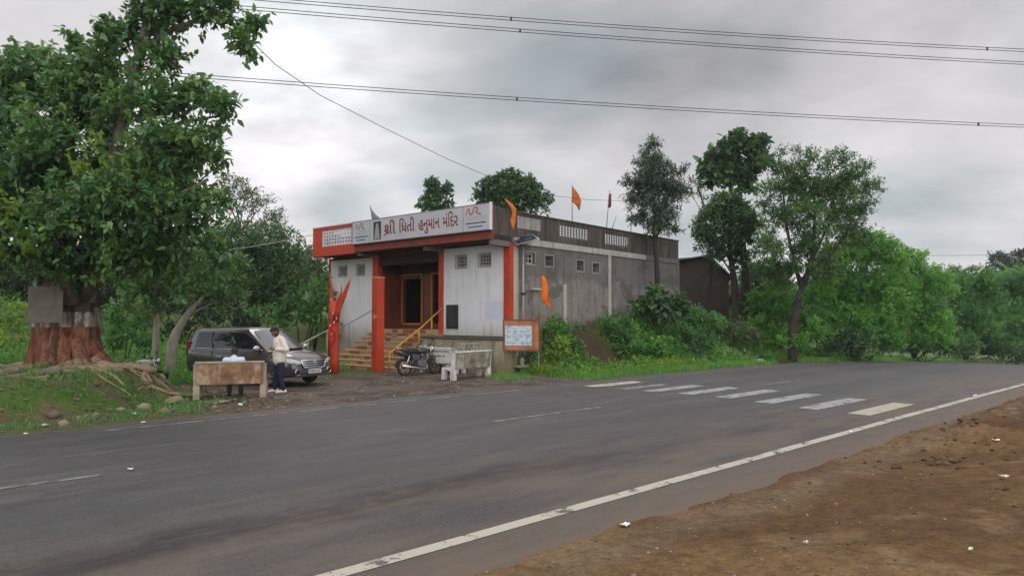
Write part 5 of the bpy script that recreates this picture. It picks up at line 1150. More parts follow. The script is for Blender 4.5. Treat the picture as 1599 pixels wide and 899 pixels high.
def sprays(clumps, dens, nleaf, slen, L, W, rng, droop=.3, shell=.5, six=False, upb=.35, base_tint=.0, min_n=6, flat=1.0):
    """leaf sprays spread through clumps [(centre, (rx,ry,rz), tint)]; returns V, F, tint, twig segments"""
    PP = []; DD = []; NN = []; TT = []; SC_ = []; TW = []
    for c, r, tn in clumps:
        n = max(min_n, int(dens * (r[0] * r[1] + r[0] * r[2] + r[1] * r[2]) / 3)); c = np.array(c); r = np.array(r)
        u = unit(rng.randn(n, 3)); u[:, 2] = np.where(u[:, 2] < -.55, -u[:, 2] * .6, u[:, 2]); u = unit(u); q = shell + (1 - shell) * rng.rand(n) ** .6
        q = q * (1 + .20 * rng.randn(n) * (rng.rand(n) < .35))
        p = c + u * q[:, None] * r
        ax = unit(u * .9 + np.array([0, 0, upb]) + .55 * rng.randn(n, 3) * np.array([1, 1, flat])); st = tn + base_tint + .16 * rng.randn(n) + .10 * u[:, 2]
        TW.append((np.repeat(c[None], n, 0) * .35 + p * .65, p + ax * slen * .8))
        t = rng.rand(n, nleaf); side = rng.randn(n, nleaf, 3); sl = slen * (.6 + .7 * rng.rand(n, 1))
        base = p[:, None] + ax[:, None] * (t * sl)[..., None] + .10 * slen * rng.randn(n, nleaf, 3)
        d = ax[:, None] * .55 + side * .75 + np.array([0, 0, -droop]); nn = np.array([0, 0, 1.0]) + .55 * rng.randn(n, nleaf, 3)
        PP.append(base.reshape(-1, 3)); DD.append(d.reshape(-1, 3)); NN.append(nn.reshape(-1, 3)); TT.append((st[:, None] + .15 * rng.randn(n, nleaf)).ravel())
    P = np.concatenate(PP); D = unit(np.concatenate(DD)); Nn = unit(np.concatenate(NN)); T_ = np.clip(np.concatenate(TT), 0, 1); n = len(P)
    k = .5 + .85 * rng.rand(n) ** 1.3; V, F, m = leaf_arrays(P, D, Nn, L * k, W * k, six)
    return V, F, np.repeat(T_, m), TW
def stick_arrays(A, B, r0, r1):
    A = np.asarray(A); B = np.asarray(B); D = unit(B - A); X = unit(np.cross(D, np.where(np.abs(D[:, 2:3]) < .9, np.array([[0, 0, 1.0]]), np.array([[1.0, 0, 0]])))); Y = np.cross(D, X); n = len(A)
    ring = [X, -X * .5 + Y * .866, -X * .5 - Y * .866]
    V = np.stack([A + q * r0 for q in ring] + [B + q * r1 for q in ring], 1).reshape(-1, 3); b = np.arange(n)[:, None] * 6
    F = np.concatenate([b + np.array([[0, 1, 4, 3]]), b + np.array([[1, 2, 5, 4]]), b + np.array([[2, 0, 3, 5]])]); return V, F
def breakup(clumps, rs, k=6, f=.55, spread=.72, dt=.16):
    """split each clump into smaller lumps of their own tint so that outlines stay uneven and gaps open"""
    out = []
    for c, r, t in clumps:
        n = k if max(r) > .5 else max(3, k // 2)
        for i in range(n):
            u = rs.randn(3); u /= max(1e-6, np.linalg.norm(u)); q = spread * rs.rand() ** .5; s_ = f * (.6 + .7 * rs.rand())
            out.append((tuple(np.array(c) + u * q * np.array(r)), tuple(np.array(r) * s_), t + dt * rs.randn()))
    return out
M_BARK = pmat('grey_brown_bark', (.105, .088, .068), (.055, .045, .035), 5, .95, .5, stretch=(1, 1, .3)); M_BARKP = pmat('pale_bark', (.40, .36, .29), (.24, .21, .165), 6, .9, .4, stretch=(1, 1, .4)); M_BARKP2 = pmat('lichen_grey_bark', (.17, .15, .12), (.09, .08, .062), 5, .95, .5, stretch=(1, 1, .3)); M_BARKD = pmat('dark_bark', (.050, .042, .034), (.03, .026, .02), 5, .95, .5, stretch=(1, 1, .3))
def cl(px, py, Y, rpx, tint=.45, sy=1.0, sz=1.0, sx=1.0):
    c = at(px, py, Y); r = rpx * Y / F_PX; return (tuple(c), (r * sx, r * sy, r * sz), tint)
def plant(name, label, cat, base, clumps, mat, dens=60, nleaf=9, slen=.35, L=.12, W=.06, droop=.3, shell=.5, six=False, trunks=(), bark=None, seed=1, group=None, twig=True, upb=.35, limb=True, limb_from=None, limb_r=.05, flat=1.0, crown='crown', lump_k=6):
    rng = np.random.RandomState(seed); base = Vector(base); b = np.array(base)
    R = thing(name, label, cat, base, 0, group); bark = bark or M_BARK
    lumps = breakup(clumps, np.random.RandomState(seed + 500), k=lump_k); V, F, tn, TW = sprays(lumps, dens * .62, nleaf, slen * .8, L, W, rng, droop, shell, six, upb, flat=flat)
    link_mesh(crown, np_mesh(crown, V - b, F, {'tint': ('FLOAT', tn)}), mat, R)
    if trunks or limb:
        m = MB()
        for pts, rad in trunks:
            P = [Vector(p) - base for p in pts]
            Q = []; Rr = []                              # Catmull-Rom so limbs bend instead of kink
            for i in range(len(P) - 1):
                p0, p1, p2, p3 = P[max(i - 1, 0)], P[i], P[i + 1], P[min(i + 2, len(P) - 1)]
                for t in (0, .25, .5, .75): Q.append(.5 * ((2 * p1) + (p2 - p0) * t + (2 * p0 - 5 * p1 + 4 * p2 - p3) * t * t + (3 * p1 - p0 - 3 * p2 + p3) * t ** 3)); Rr.append((rad[i] + (rad[i + 1] - rad[i]) * t) * (1 + .06 * rng.randn()))
            Q.append(P[-1]); Rr.append(rad[-1]); m.tube(Q, Rr, 10)
        if limb:                                     # a limb into every clump from the nearest lower point of the trunk
            nodes = [Vector(p) for pts, rad in trunks for p in pts] or [base + Vector((0, 0, .05))]
            for c, r, _ in clumps:
                c = Vector(c); a = min(nodes, key=lambda q: (q - c).length + (3 if q.z > c.z - .2 else 0)); k = limb_r * min(1.6, max(.5, max(r)))
                mid = a.lerp(c, .5) + Vector((.1 * rng.randn(), .1 * rng.randn(), .12 * (c - a).length * rng.rand())); m.tube([a - base, a.lerp(mid, .6) - base, mid - base, c - base], [k, k * .85, k * .7, k * .3], 7)
        if m.v: m.build('trunk', bark, R, smooth=True)
    if twig:
        A = np.concatenate([a for a, _ in TW]); B_ = np.concatenate([q for _, q in TW]); k = max(1, len(A) // 900); A, B_ = A[::k], B_[::k]
        V, F = stick_arrays(A - b, B_ - b, .012 * max(1, L * 5), .004); tag(link_mesh('twigs', np_mesh('twigs', V, F), bark, R), kind='stuff')
    return R
LM_FIG = leaf_mat('fig_leaf', (.032, .082, .034), (.085, .195, .060), (.19, .33, .085), .40, .30, .45)
LM_DARK = leaf_mat('dark_leaf', (.032, .072, .034), (.066, .136, .052), (.11, .20, .07), .55, .25)
LM_MID = leaf_mat('mid_green_leaf', (.042, .112, .038), (.090, .225, .060), (.165, .345, .085), .55, .38)
LM_BRIGHT = leaf_mat('bright_green_leaf', (.044, .125, .034), (.110, .295, .056), (.225, .46, .085), .55, .45)
LM_OLIVE = leaf_mat('olive_leaf', (.055, .085, .038), (.095, .145, .055), (.14, .20, .07), .6, .35)
LM_DEEP = leaf_mat('painted_shade_leaf', (.016, .034, .018), (.028, .058, .028), (.048, .088, .038), .6, .15)  # shade under the tree crown is put into this darker leaf colour
LM_SPREAD = leaf_mat('feathery_leaf', (.040, .088, .034), (.085, .175, .054), (.15, .27, .075), .55, .35)
LM_EUC = leaf_mat('eucalyptus_leaf', (.045, .080, .058), (.08, .125, .085), (.14, .19, .125), .5, .3)
LM_BLUE = leaf_mat('haze_tinted_leaf', (.035, .055, .045), (.05, .075, .058), (.075, .105, .08), .7, .2)  # blue fade of the distant air is mixed into this leaf colour
LM_YEL = leaf_mat('yellow_green_leaf', (.09, .16, .03), (.16, .27, .04), (.27, .38, .05), .5, .45)

def make_fig():
    base = ground_at(104, 18.5, -.08); bz = base.z; b = base; k = 18.5 / F_PX
    Z = lambda py: CAM_H - (py - 495) * k
    R = thing('fig_tree', 'huge fig tree with large glossy leaves, its fluted trunk painted red below a white band', 'tree', base)
    # fluted trunk
    n = NT('painted_fig_bark'); v = n.coord('Object'); sp = n.N.new('ShaderNodeSeparateXYZ'); n.L.new(v, sp.inputs[0])
    f = n.noise(n.coord('Object', (1, 1, .25)), 4, 6, .65); g = n.noise(v, 9, 5, .65); z = n.math('ADD', sp.outputs[2], n.math('MULTIPLY', n.math('SUBTRACT', g, .5), .10))
    bark = n.ramp(f, (.34, (.085, .072, .056)), (.65, (.040, .034, .028))); red = n.ramp(f, (.34, (.19, .066, .038)), (.45, (.105, .036, .022)), (.53, (.22, .10, .052)), (.62, (.055, .028, .019)), (.74, (.22, .135, .075))); white = n.ramp(g, (.35, (.42, .40, .34)), (.6, (.25, .225, .18)))
    zr, zw = 1.74 - bz, 2.13 - bz
    white = n.mix(n.step(f, .44, .56), white, (.10, .08, .06)); c = n.mix(n.step(z, zr - .01, zr + .01), red, white); c = n.mix(n.step(z, zw - .015, zw + .015), c, bark)
    soil = n.step(n.math('ADD', sp.outputs[2], n.math('MULTIPLY', f, .5)), .55, .15); c = n.mix(n.math('MULTIPLY', soil, .7), c, (.17, .105, .05))
    n.color(c); n.set(rough=.85, spec=.25); n.bump(n.math('ADD', f, n.math('MULTIPLY', g, .4)), .6, .05); barkm = n.m
    m = MB(); prof = [(-.15, .93), (.05, .82), (.22, .75), (.45, .72), (.75, .70), (1.1, .70), (1.5, .70), (1.9, .69), (2.2, .66), (2.45, .60), (2.65, .35)]; na = 72; rng = np.random.RandomState(3); ph = rng.rand(8) * 6.28
    for z_, r in prof:
        for j in range(na):
            a = 2 * pi * j / na; fl = max(0, 1 - z_ / 1.0); lob = .13 * sin(5 * a + ph[0] + .3 * z_) + .20 * abs(sin(4.5 * a + ph[1] - .4 * z_)) ** .6 - .12 + .055 * sin(17 * a + ph[2] + .5 * sin(2 * z_)) + .035 * sin(29 * a + ph[3] + 1.2 * z_)
            q = r * (1 + lob * (.75 + .9 * fl)); q *= 1.02; m.v.append((q * cos(a), q * .85 * sin(a), z_))
    for i in range(len(prof) - 1):
        for j in range(na): m.f.append((i * na + j, i * na + (j + 1) % na, (i + 1) * na + (j + 1) % na, (i + 1) * na + j))
    m.f.append(tuple((len(prof) - 1) * na + j for j in range(na)))
    for a0, ln, r0 in ((-12, 1.35, .17), (-38, 1.2, .2), (-62, .85, .18), (-100, .5, .15), (-150, .35, .14), (20, 1.0, .15)):     # buttresses running out of the foot
        a0 = radians(a0); m.tube([((.55 + ln * t) * cos(a0 + .3 * t * t), (.50 + ln * t) * sin(a0 + .3 * t * t), .80 * (1 - t) ** 2.2 - .02 - .10 * t) for t in np.linspace(0, 1, 9)], [r0 * (1.1 - .65 * t) for t in np.linspace(0, 1, 9)], 9)
    # thin roots clasping the trunk
    for k_ in range(13):
        a0 = -pi / 2 + rng.uniform(-1.5, 1.5); pts = []
        for t in np.linspace(0, 1, 9): a = a0 + .25 * sin(t * 5 + k_); rr = np.interp(2.3 * t, [p[0] for p in prof], [p[1] for p in prof]) * (1.04 + .05 * sin(5 * a + ph[0])); pts.append((rr * cos(a), rr * .85 * sin(a), 2.3 * t))
        m.tube(pts, [.06 * (1.2 - t * .5) * rng.uniform(.6, 1.1) for t in np.linspace(0, 1, 9)], 7)
    tr = m.build('trunk', barkm, R, smooth=True)
    def P(px, py, Y): return at(px, py, Y) - base
    lm = MB()
    for pts, rad in ((((118, 470, 18.5), (138, 400, 18.4), (155, 330, 18.3), (178, 250, 18.2), (200, 160, 18.1), (220, 80, 18.0), (236, 10, 17.9), (250, -90, 17.8)), (.40, .25, .20, .17, .15, .13, .11, .07)),
                     (((95, 465, 18.6), (75, 390, 18.8), (50, 300, 19), (20, 210, 19.2), (-20, 120, 19.4)), (.38, .22, .15, .10, .05)),
                     (((128, 460, 18.2), (165, 400, 17.8), (215, 345, 17.6), (270, 310, 17.6), (325, 280, 17.7)), (.28, .16, .11, .08, .04)),
                     (((108, 470, 18.0), (100, 400, 17.5), (88, 350, 17.4), (75, 300, 17.6)), (.30, .15, .09, .02)),
                     (((220, 80, 18.0), (270, 45, 17.9), (330, 25, 17.8), (385, 45, 17.7)), (.10, .07, .045, .02)),
                     (((178, 250, 18.2), (230, 210, 18.0), (290, 190, 18.0), (350, 180, 17.9)), (.11, .07, .05, .02)),
                     (((200, 160, 18.1), (150, 110, 18.4), (100, 90, 18.8), (50, 90, 19)), (.09, .06, .04, .02)),
                     (((140, 470, 18.3), (150, 420, 18.2), (143, 350, 18.2), (160, 270, 18.2)), (.16, .12, .1, .08)), (((84, 480, 18.1), (92, 430, 18.0), (112, 370, 18.0), (128, 300, 18.0)), (.2, .14, .1, .08)),
                     (((150, 480, 18.4), (160, 520, 18.5)), (.06, .06))):
        lm.tube([P(*p) for p in pts], rad, 10)
    lm.build('limb', M_BARKP2, R, smooth=True)
    G = [(60, 145, 18.8, 62), (12, 150, 19.2, 46), (25, 225, 18.4, 70), (100, 235, 17.6, 74), (110, 150, 18.6, 50), (158, 125, 18.2, 46), (188, 72, 18, 38), (235, 32, 17.9, 36), (290, 22, 17.9, 36), (335, 28, 17.6, 32), (375, 48, 17.5, 18), (380, 80, 17.5, 9), (395, 45, 17.5, 9), (255, 100, 18.1, 34), (212, 150, 17.9, 50),
         (278, 165, 18, 40), (318, 150, 17.8, 20), (335, 178, 17.6, 20), (358, 165, 17.5, 9), (240, 235, 17.6, 54), (298, 250, 17.8, 40), (328, 245, 17.5, 20), (335, 212, 17.6, 14), (200, 330, 17.3, 62), (275, 335, 17.5, 52), (315, 380, 17.8, 32), (335, 318, 17.8, 16), (110, 340, 17.1, 64), (30, 330, 17.6, 64), (90, 425, 17.4, 42), (240, 415, 18, 44), (180, 400, 17.5, 42),
         (20, 420, 17.6, 38), (-70, 215, 19, 80), (-70, 340, 18, 95), (245, -50, 17.8, 56), (320, -50, 17.8, 50), (140, 190, 18.6, 50), (60, 300, 19.6, 66), (170, 300, 19.6, 66), (262, 290, 19.6, 56), (250, 400, 19.8, 50), (322, 435, 18.2, 20), (285, 450, 18.3, 20), (345, 415, 18.0, 13), (118, 70, 18.6, 9), (62, 85, 19, 11), (30, 95, 19, 14), (140, 92, 18.4, 16), (90, 105, 18.8, 20)]
    rs = np.random.RandomState(9); C_ = [cl(px, py, Y, r, .38 + .16 * rs.randn(), sy=.95, sz=1.0) for px, py, Y, r in G]
    rng = np.random.RandomState(21); C_ = breakup(C_, rs, 7, .56, .85, .13); V, F, tn, TW = sprays(C_, 92, 11, .38, .205, .098, rng, .45, .35, True, .25)
    link_mesh('crown', np_mesh('crown', V - np.array(base), F, {'tint': ('FLOAT', tn)}), LM_FIG, R)
    Yc = [cl(px, py, Y, r, .55, sy=.8) for px, py, Y, r in ((12, 335, 16.4, 26), (40, 355, 16.4, 28), (20, 395, 16.4, 26), (95, 372, 16.5, 20), (130, 268, 16.6, 12), (-15, 360, 16.4, 30), (150, 235, 16.6, 14))]
    V, F, tn, T2 = sprays(Yc, 70, 9, .40, .21, .10, rng, .45, .4, True, .25); link_mesh('young_leaves', np_mesh('young_leaves', V - np.array(base), F, {'tint': ('FLOAT', tn)}), LM_YEL, R)
    A = np.concatenate([a for a, _ in TW]); B_ = np.concatenate([q for _, q in TW]); V, F = stick_arrays(A[::2] - np.array(base), B_[::2] - np.array(base), .018, .006); tag(link_mesh('twigs', np_mesh('twigs', V, F), M_BARK, R), kind='stuff')
    # surface roots spilling over the mound
    rootm = pmat('pale_root', (.30, .22, .135), (.17, .12, .07), 5, .9, .4, dirt=(.09, .08, .035)); rr = np.random.RandomState(14)
    for i in range(22):
        a = radians(-98 + 92 * rr.rand()) if i < 19 else radians(-170 + 70 * rr.rand()); ln = 1.3 + 2.6 * rr.rand(); pts = []; rad = []; r0 = .05 + .08 * rr.rand() ** 1.5; w = rr.rand() * 6; N_ = 16
        for t in np.linspace(0, 1, N_):
            d = .75 + ln * t; aa = a + .30 * sin(t * 4 + w) * t + .10 * sin(t * 13 + w); x, y = base.x + d * cos(aa), base.y + d * sin(aa); zz = gz(x, y) + r0 * .45 * (1 - .6 * t) + .16 * max(0, sin(t * 7 + w)) * (1 - t) * .6; pts.append(Vector((x, y, zz)) - base); rad.append(r0 * (1.25 - .95 * t))
        m = MB(); m.tube(pts, rad, 7)
        for q in range(2):                           # fork
            i0 = int(N_ * (.35 + .25 * q)); p0 = pts[i0]; a2 = a + (.7 if rr.rand() < .5 else -.7); sp_ = []
            for t in np.linspace(0, 1, 7): x, y = p0.x + 1.0 * t * cos(a2 + .3 * sin(5 * t)), p0.y + 1.0 * t * sin(a2 + .3 * sin(5 * t)); sp_.append(Vector((x, y, (p0.z if t == 0 else gz(base.x + x, base.y + y) - base.z + .01))))
            m.tube(sp_, [rad[i0] * .75 * (1.1 - .8 * t) for t in np.linspace(0, 1, 7)], 6)
        m.build('root', rootm, R, smooth=True)
    p = at(70, 504, 17.42); bo = thing('weathered_board', 'weathered blank grey board fixed to the left of the painted trunk', 'board', p, radians(10))
    m = MB(); m.box(-.40, .40, 0, .025, .0, .92); m.build('panel', pmat('weathered_tin', (.135, .118, .095), (.085, .072, .058), 3, .8, .2, dirt=(.17, .15, .12)), bo, bevel=.004)
    m = MB(); m.tube([(-.36, .03, .85), (0, .10, 1.0), (.36, .03, .85)], .006, 6); m.build('tie_wire', M_STEEL, bo)
make_fig()

def tree(label, px, Y, clumps, mat, cat='tree', name='tree', trunk=None, **k):
    base = ground_at(px, Y, -.15); rs = np.random.RandomState(k.get('seed', 1)); C_ = [cl(*(c[:4]), c[4] if len(c) > 4 else .45 + .20 * rs.randn()) for c in clumps]
    tr = []
    for pts, rad in (trunk or []): tr.append(([(base if p is None else at(*p)) for p in pts], rad))
    return plant(name, label, cat, base, C_, mat, trunks=tr, **k)

# --- left background
tree('tall wispy tree with fine open foliage rising behind the dark tree left of the temple', 372, 37, [(370, 325, 37, 36), (400, 330, 37, 32), (420, 350, 37, 26), (350, 300, 37.5, 28), (385, 300, 37, 22), (440, 372, 37, 20), (330, 330, 37, 30), (415, 320, 37, 14), (365, 285, 37, 14), (432, 345, 37, 12)], LM_OLIVE, trunk=[([None, (368, 440, 37), (375, 360, 37)], (.22, .16, .08))], dens=42, nleaf=9, slen=.55, L=.17, W=.07, shell=.35, seed=31, droop=.1, bark=M_BARK, name='wispy_tree')
tree('dense dark green tree immediately behind the car, left of the temple', 395, 33.5, [(370, 420, 33.5, 60), (430, 415, 33.5, 48), (410, 380, 33.5, 48), (360, 380, 34, 46), (455, 440, 33.2, 34), (400, 470, 33, 56), (340, 450, 33.5, 46), (450, 400, 34, 26), (310, 420, 34, 46), (440, 480, 33, 34)], LM_DARK, trunk=[([None, (392, 500, 33.5), (395, 430, 33.5)], (.25, .2, .12))], dens=95, nleaf=11, slen=.45, L=.19, W=.09, seed=32, name='dense_tree')
tree('leafy bush between the car roof and the temple steps', 470, 31, [(485, 500, 31, 26), (460, 480, 31, 28), (500, 480, 31.5, 24), (440, 505, 31, 26), (495, 450, 32, 20), (505, 515, 31, 20), (410, 500, 31, 26), (505, 470, 31.5, 16)], LM_MID, cat='bush', name='bush', dens=110, nleaf=10, slen=.35, L=.17, W=.085, seed=33, bark=M_BARKD)
tree('dull olive bush on the slope just left of the temple front', 492, 36, [(495, 420, 36, 24), (482, 400, 36.5, 18), (500, 440, 36, 22), (478, 430, 36, 22), (505, 405, 36.3, 12)], LM_OLIVE, cat='bush', name='bush', dens=90, nleaf=9, slen=.4, L=.17, W=.08, seed=34, bark=M_BARKD)
tree('young pale-trunked tree with an upright stem beside the parked silver motorcycle', 244, 24.5, [(240, 450, 24.5, 32), (262, 430, 24.5, 30), (215, 440, 24.7, 28), (235, 480, 24.3, 20)], LM_FIG, trunk=[([None, (243, 540, 24.5), (244, 500, 24.5), (243, 455, 24.5)], (.13, .115, .10, .05))], bark=M_BARKP, dens=85, nleaf=9, slen=.4, L=.2, W=.1, six=True, seed=35, name='pale_trunk_tree')
tree('young pale-trunked tree leaning right behind the car', 266, 24.0, [(330, 440, 24, 36), (300, 420, 24, 34), (355, 470, 24.5, 28), (300, 465, 24.3, 26), (370, 430, 24.5, 28)], LM_FIG, trunk=[([None, (268, 545, 24), (275, 520, 24), (292, 492, 24), (318, 462, 24)], (.19, .17, .15, .11, .05))], bark=M_BARKP, dens=85, nleaf=9, slen=.4, L=.2, W=.1, six=True, seed=36, name='pale_trunk_tree')
tree('bright green shrub between the painted trunk and the pale saplings', 195, 25, [(190, 530, 25, 22), (215, 510, 25, 26), (178, 505, 25.3, 22), (225, 540, 25, 16), (200, 480, 25.5, 24), (170, 545, 25, 16)], LM_MID, cat='bush', name='bush', dens=120, nleaf=9, slen=.3, L=.17, W=.085, seed=37)
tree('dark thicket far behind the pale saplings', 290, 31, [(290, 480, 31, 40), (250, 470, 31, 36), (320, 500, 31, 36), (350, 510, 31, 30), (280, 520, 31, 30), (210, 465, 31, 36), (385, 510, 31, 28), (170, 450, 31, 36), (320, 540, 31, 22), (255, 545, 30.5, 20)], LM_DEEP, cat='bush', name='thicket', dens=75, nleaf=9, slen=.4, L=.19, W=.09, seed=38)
tree('green low hedge-like bush on the slope behind the car', 300, 28, [(300, 560, 28, 14), (285, 548, 28, 12), (320, 555, 28, 14)], LM_MID, cat='bush', name='bush', dens=130, nleaf=9, slen=.25, L=.14, W=.07, seed=39)
tree('bright yellow-green bush left of the painted trunk at the picture edge', 20, 25, [(18, 512, 25, 28), (-15, 500, 25, 36), (45, 530, 24.5, 22), (10, 545, 24, 24), (40, 500, 26, 22), (-20, 550, 24, 30), (28, 480, 26.5, 16)], LM_YEL, cat='bush', name='bush', dens=110, nleaf=9, slen=.3, L=.14, W=.06, seed=40)
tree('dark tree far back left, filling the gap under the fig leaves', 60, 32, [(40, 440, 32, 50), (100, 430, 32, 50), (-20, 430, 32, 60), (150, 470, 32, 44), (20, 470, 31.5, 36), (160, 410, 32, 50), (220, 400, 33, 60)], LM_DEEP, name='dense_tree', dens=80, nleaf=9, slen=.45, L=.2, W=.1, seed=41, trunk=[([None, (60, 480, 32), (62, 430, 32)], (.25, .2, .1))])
# --- behind the temple
tree('small sparse two-lobed tree above the middle of the name board', 680, 45, [(675, 297, 45, 13), (668, 310, 45, 12), (684, 312, 45, 12), (697, 302, 45, 10), (700, 318, 45, 10), (662, 324, 45, 11), (680, 332, 45, 16), (672, 288, 45, 7), (699, 292, 45, 6)], LM_DARK, trunk=[([None, (682, 420, 45), (680, 330, 45)], (.18, .14, .06))], dens=85, nleaf=8, slen=.34, L=.30, W=.15, six=True, seed=42, name='tree')
tree('dense round-headed dark tree behind the right end of the name board', 797, 44, [(795, 300, 44, 26), (770, 300, 44, 22), (822, 305, 44, 24), (755, 320, 44, 20), (840, 322, 44, 20), (797, 282, 44, 17), (775, 285, 44, 13), (820, 288, 44, 14), (800, 325, 44, 34), (745, 308, 44, 11), (850, 315, 44, 11), (760, 289, 44, 11), (838, 298, 44, 11)], LM_DARK, trunk=[([None, (800, 420, 44), (798, 330, 44)], (.3, .24, .12))], dens=130, nleaf=10, slen=.4, L=.28, W=.13, seed=43, droop=.5, name='tree')
# --- right of the temple
tree('slender eucalyptus with narrow grey-green leaves standing against the far end of the side wall', 1024, 31.6, [(1020, 245, 31.6, 18), (1010, 262, 31.6, 20), (1032, 268, 31.6, 22), (1000, 285, 31.6, 22), (1045, 290, 31.6, 22), (1020, 295, 31.6, 28), (992, 310, 31.6, 18), (1055, 315, 31.6, 20), (1015, 325, 31.6, 26), (1040, 335, 31.6, 24), (1000, 340, 31.6, 18), (1025, 355, 31.6, 20), (1060, 270, 31.6, 11), (1047, 362, 31.6, 11), (984, 290, 31.6, 9), (1068, 298, 31.6, 9), (1018, 228, 31.6, 8)], LM_EUC, trunk=[([None, (1027, 440, 31.7), (1023, 380, 31.6), (1021, 310, 31.6), (1019, 240, 31.6)], (.13, .12, .10, .07, .02))], dens=125, nleaf=12, slen=.45, L=.25, W=.052, lump_k=7, droop=.75, shell=.3, seed=44, bark=M_BARKD, name='eucalyptus_tree', limb_r=.03, upb=.6)
tree('big-leaved dark teak tree whose open head stands tallest beside the shed', 1162, 38, [(1150, 228, 38, 17), (1130, 240, 38, 17), (1172, 235, 38, 18), (1112, 255, 38, 14), (1145, 258, 38, 16), (1180, 262, 38, 16), (1105, 272, 38, 9), (1160, 280, 38, 18), (1125, 270, 38, 10), (1165, 292, 38, 12), (1150, 218, 38, 9), (1142, 285, 38, 8), (1188, 246, 38, 8), (1104, 258, 38, 12), (1118, 240, 38, 10), (1110, 285, 38, 9), (1185, 225, 38, 9)], LM_DARK, trunk=[([None, (1165, 440, 38), (1158, 360, 38), (1155, 290, 38), (1150, 245, 38)], (.26, .22, .16, .11, .04))], dens=50, nleaf=7, slen=.45, L=.40, W=.22, six=True, droop=.55, shell=.35, seed=45, bark=M_BARKD, name='teak_tree', limb_r=.05)
tree('compact dark round tree in front of the teak, next to the shed roof', 1148, 36.5, [(1130, 335, 36.5, 32), (1110, 350, 36.5, 26), (1155, 345, 36.5, 30), (1135, 370, 36.5, 36), (1105, 380, 36.5, 24), (1165, 375, 36.5, 26), (1125, 402, 36.5, 22), (1160, 405, 36.5, 22), (1140, 318, 36.5, 20), (1100, 362, 36.5, 18), (1178, 355, 36.5, 16)], LM_DARK, trunk=[([None, (1148, 470, 36.5), (1145, 430, 36.5), (1138, 380, 36.5)], (.20, .18, .16, .10)), ([(1150, 480, 36.5), (1160, 450, 36.5), (1163, 420, 36.5), (1160, 380, 36.5)], (.14, .13, .11, .06))], dens=160, nleaf=11, slen=.38, L=.20, W=.085, seed=46, bark=M_BARKD, name='round_tree')
tree('thin bare-looking twiggy tree between the eucalyptus and the round tree', 1085, 38.5, [(1085, 285, 38.5, 12), (1098, 300, 38.5, 12), (1080, 305, 38.5, 8)], LM_OLIVE, trunk=[([None, (1110, 440, 38.5), (1102, 340, 38.5), (1088, 285, 38.5)], (.1, .08, .05, .02))], dens=45, nleaf=6, slen=.4, L=.16, W=.07, shell=.2, seed=47, bark=M_BARKD, name='twiggy_tree')
tree('wide spreading tree with open feathery crown and leaning dark trunk by the road', 1236, 33, [(1265, 262, 33, 26), (1300, 258, 33, 24), (1335, 275, 33, 24), (1355, 295, 33, 18), (1230, 275, 33, 24), (1210, 300, 33, 22), (1250, 300, 33, 28), (1295, 295, 33, 30), (1330, 310, 33, 24), (1360, 315, 33, 12), (1265, 335, 33, 28), (1225, 335, 33, 24), (1305, 335, 33, 22), (1210, 255, 33, 18), (1222, 240, 33, 12), (1250, 370, 33, 26), (1290, 370, 33, 24), (1205, 360, 33, 20), (1245, 240, 33, 10), (1215, 395, 33, 20), (1320, 250, 33, 10), (1230, 420, 33.4, 22), (1290, 405, 33.4, 24), (1205, 430, 34, 22), (1260, 400, 33.5, 18), (1335, 345, 33.3, 24), (1352, 335, 33.2, 16), (1315, 370, 33.4, 24), (1345, 375, 33.6, 20), (1195, 330, 33.4, 18), (1200, 390, 33.6, 20), (1275, 430, 33.6, 20), (1225, 450, 33.8, 16), (1240, 420, 32.7, 20), (1268, 432, 32.7, 18), (1262, 395, 32.6, 24), (1300, 425, 33.2, 22), (1245, 465, 32.8, 13), (1245, 345, 33.3, 30), (1280, 310, 33.4, 30), (1240, 300, 33.4, 26), (1315, 290, 33.3, 26)], LM_SPREAD, trunk=[([None, (1240, 500, 33), (1252, 450, 33), (1266, 410, 33), (1272, 350, 33), (1270, 290, 33)], (.24, .19, .15, .12, .07, .03)), ([(1252, 450, 33), (1238, 400, 33), (1228, 350, 33), (1222, 290, 33)], (.11, .085, .06, .02)), ([(1266, 410, 33), (1295, 350, 33), (1330, 300, 33)], (.08, .06, .02)), ([(1258, 430, 33), (1300, 395, 33), (1340, 330, 33)], (.08, .06, .02))], dens=225, nleaf=12, slen=.42, L=.14, W=.060, shell=.3, seed=48, bark=M_BARKD, name='spreading_tree', droop=.2, limb_r=.028, flat=.6)
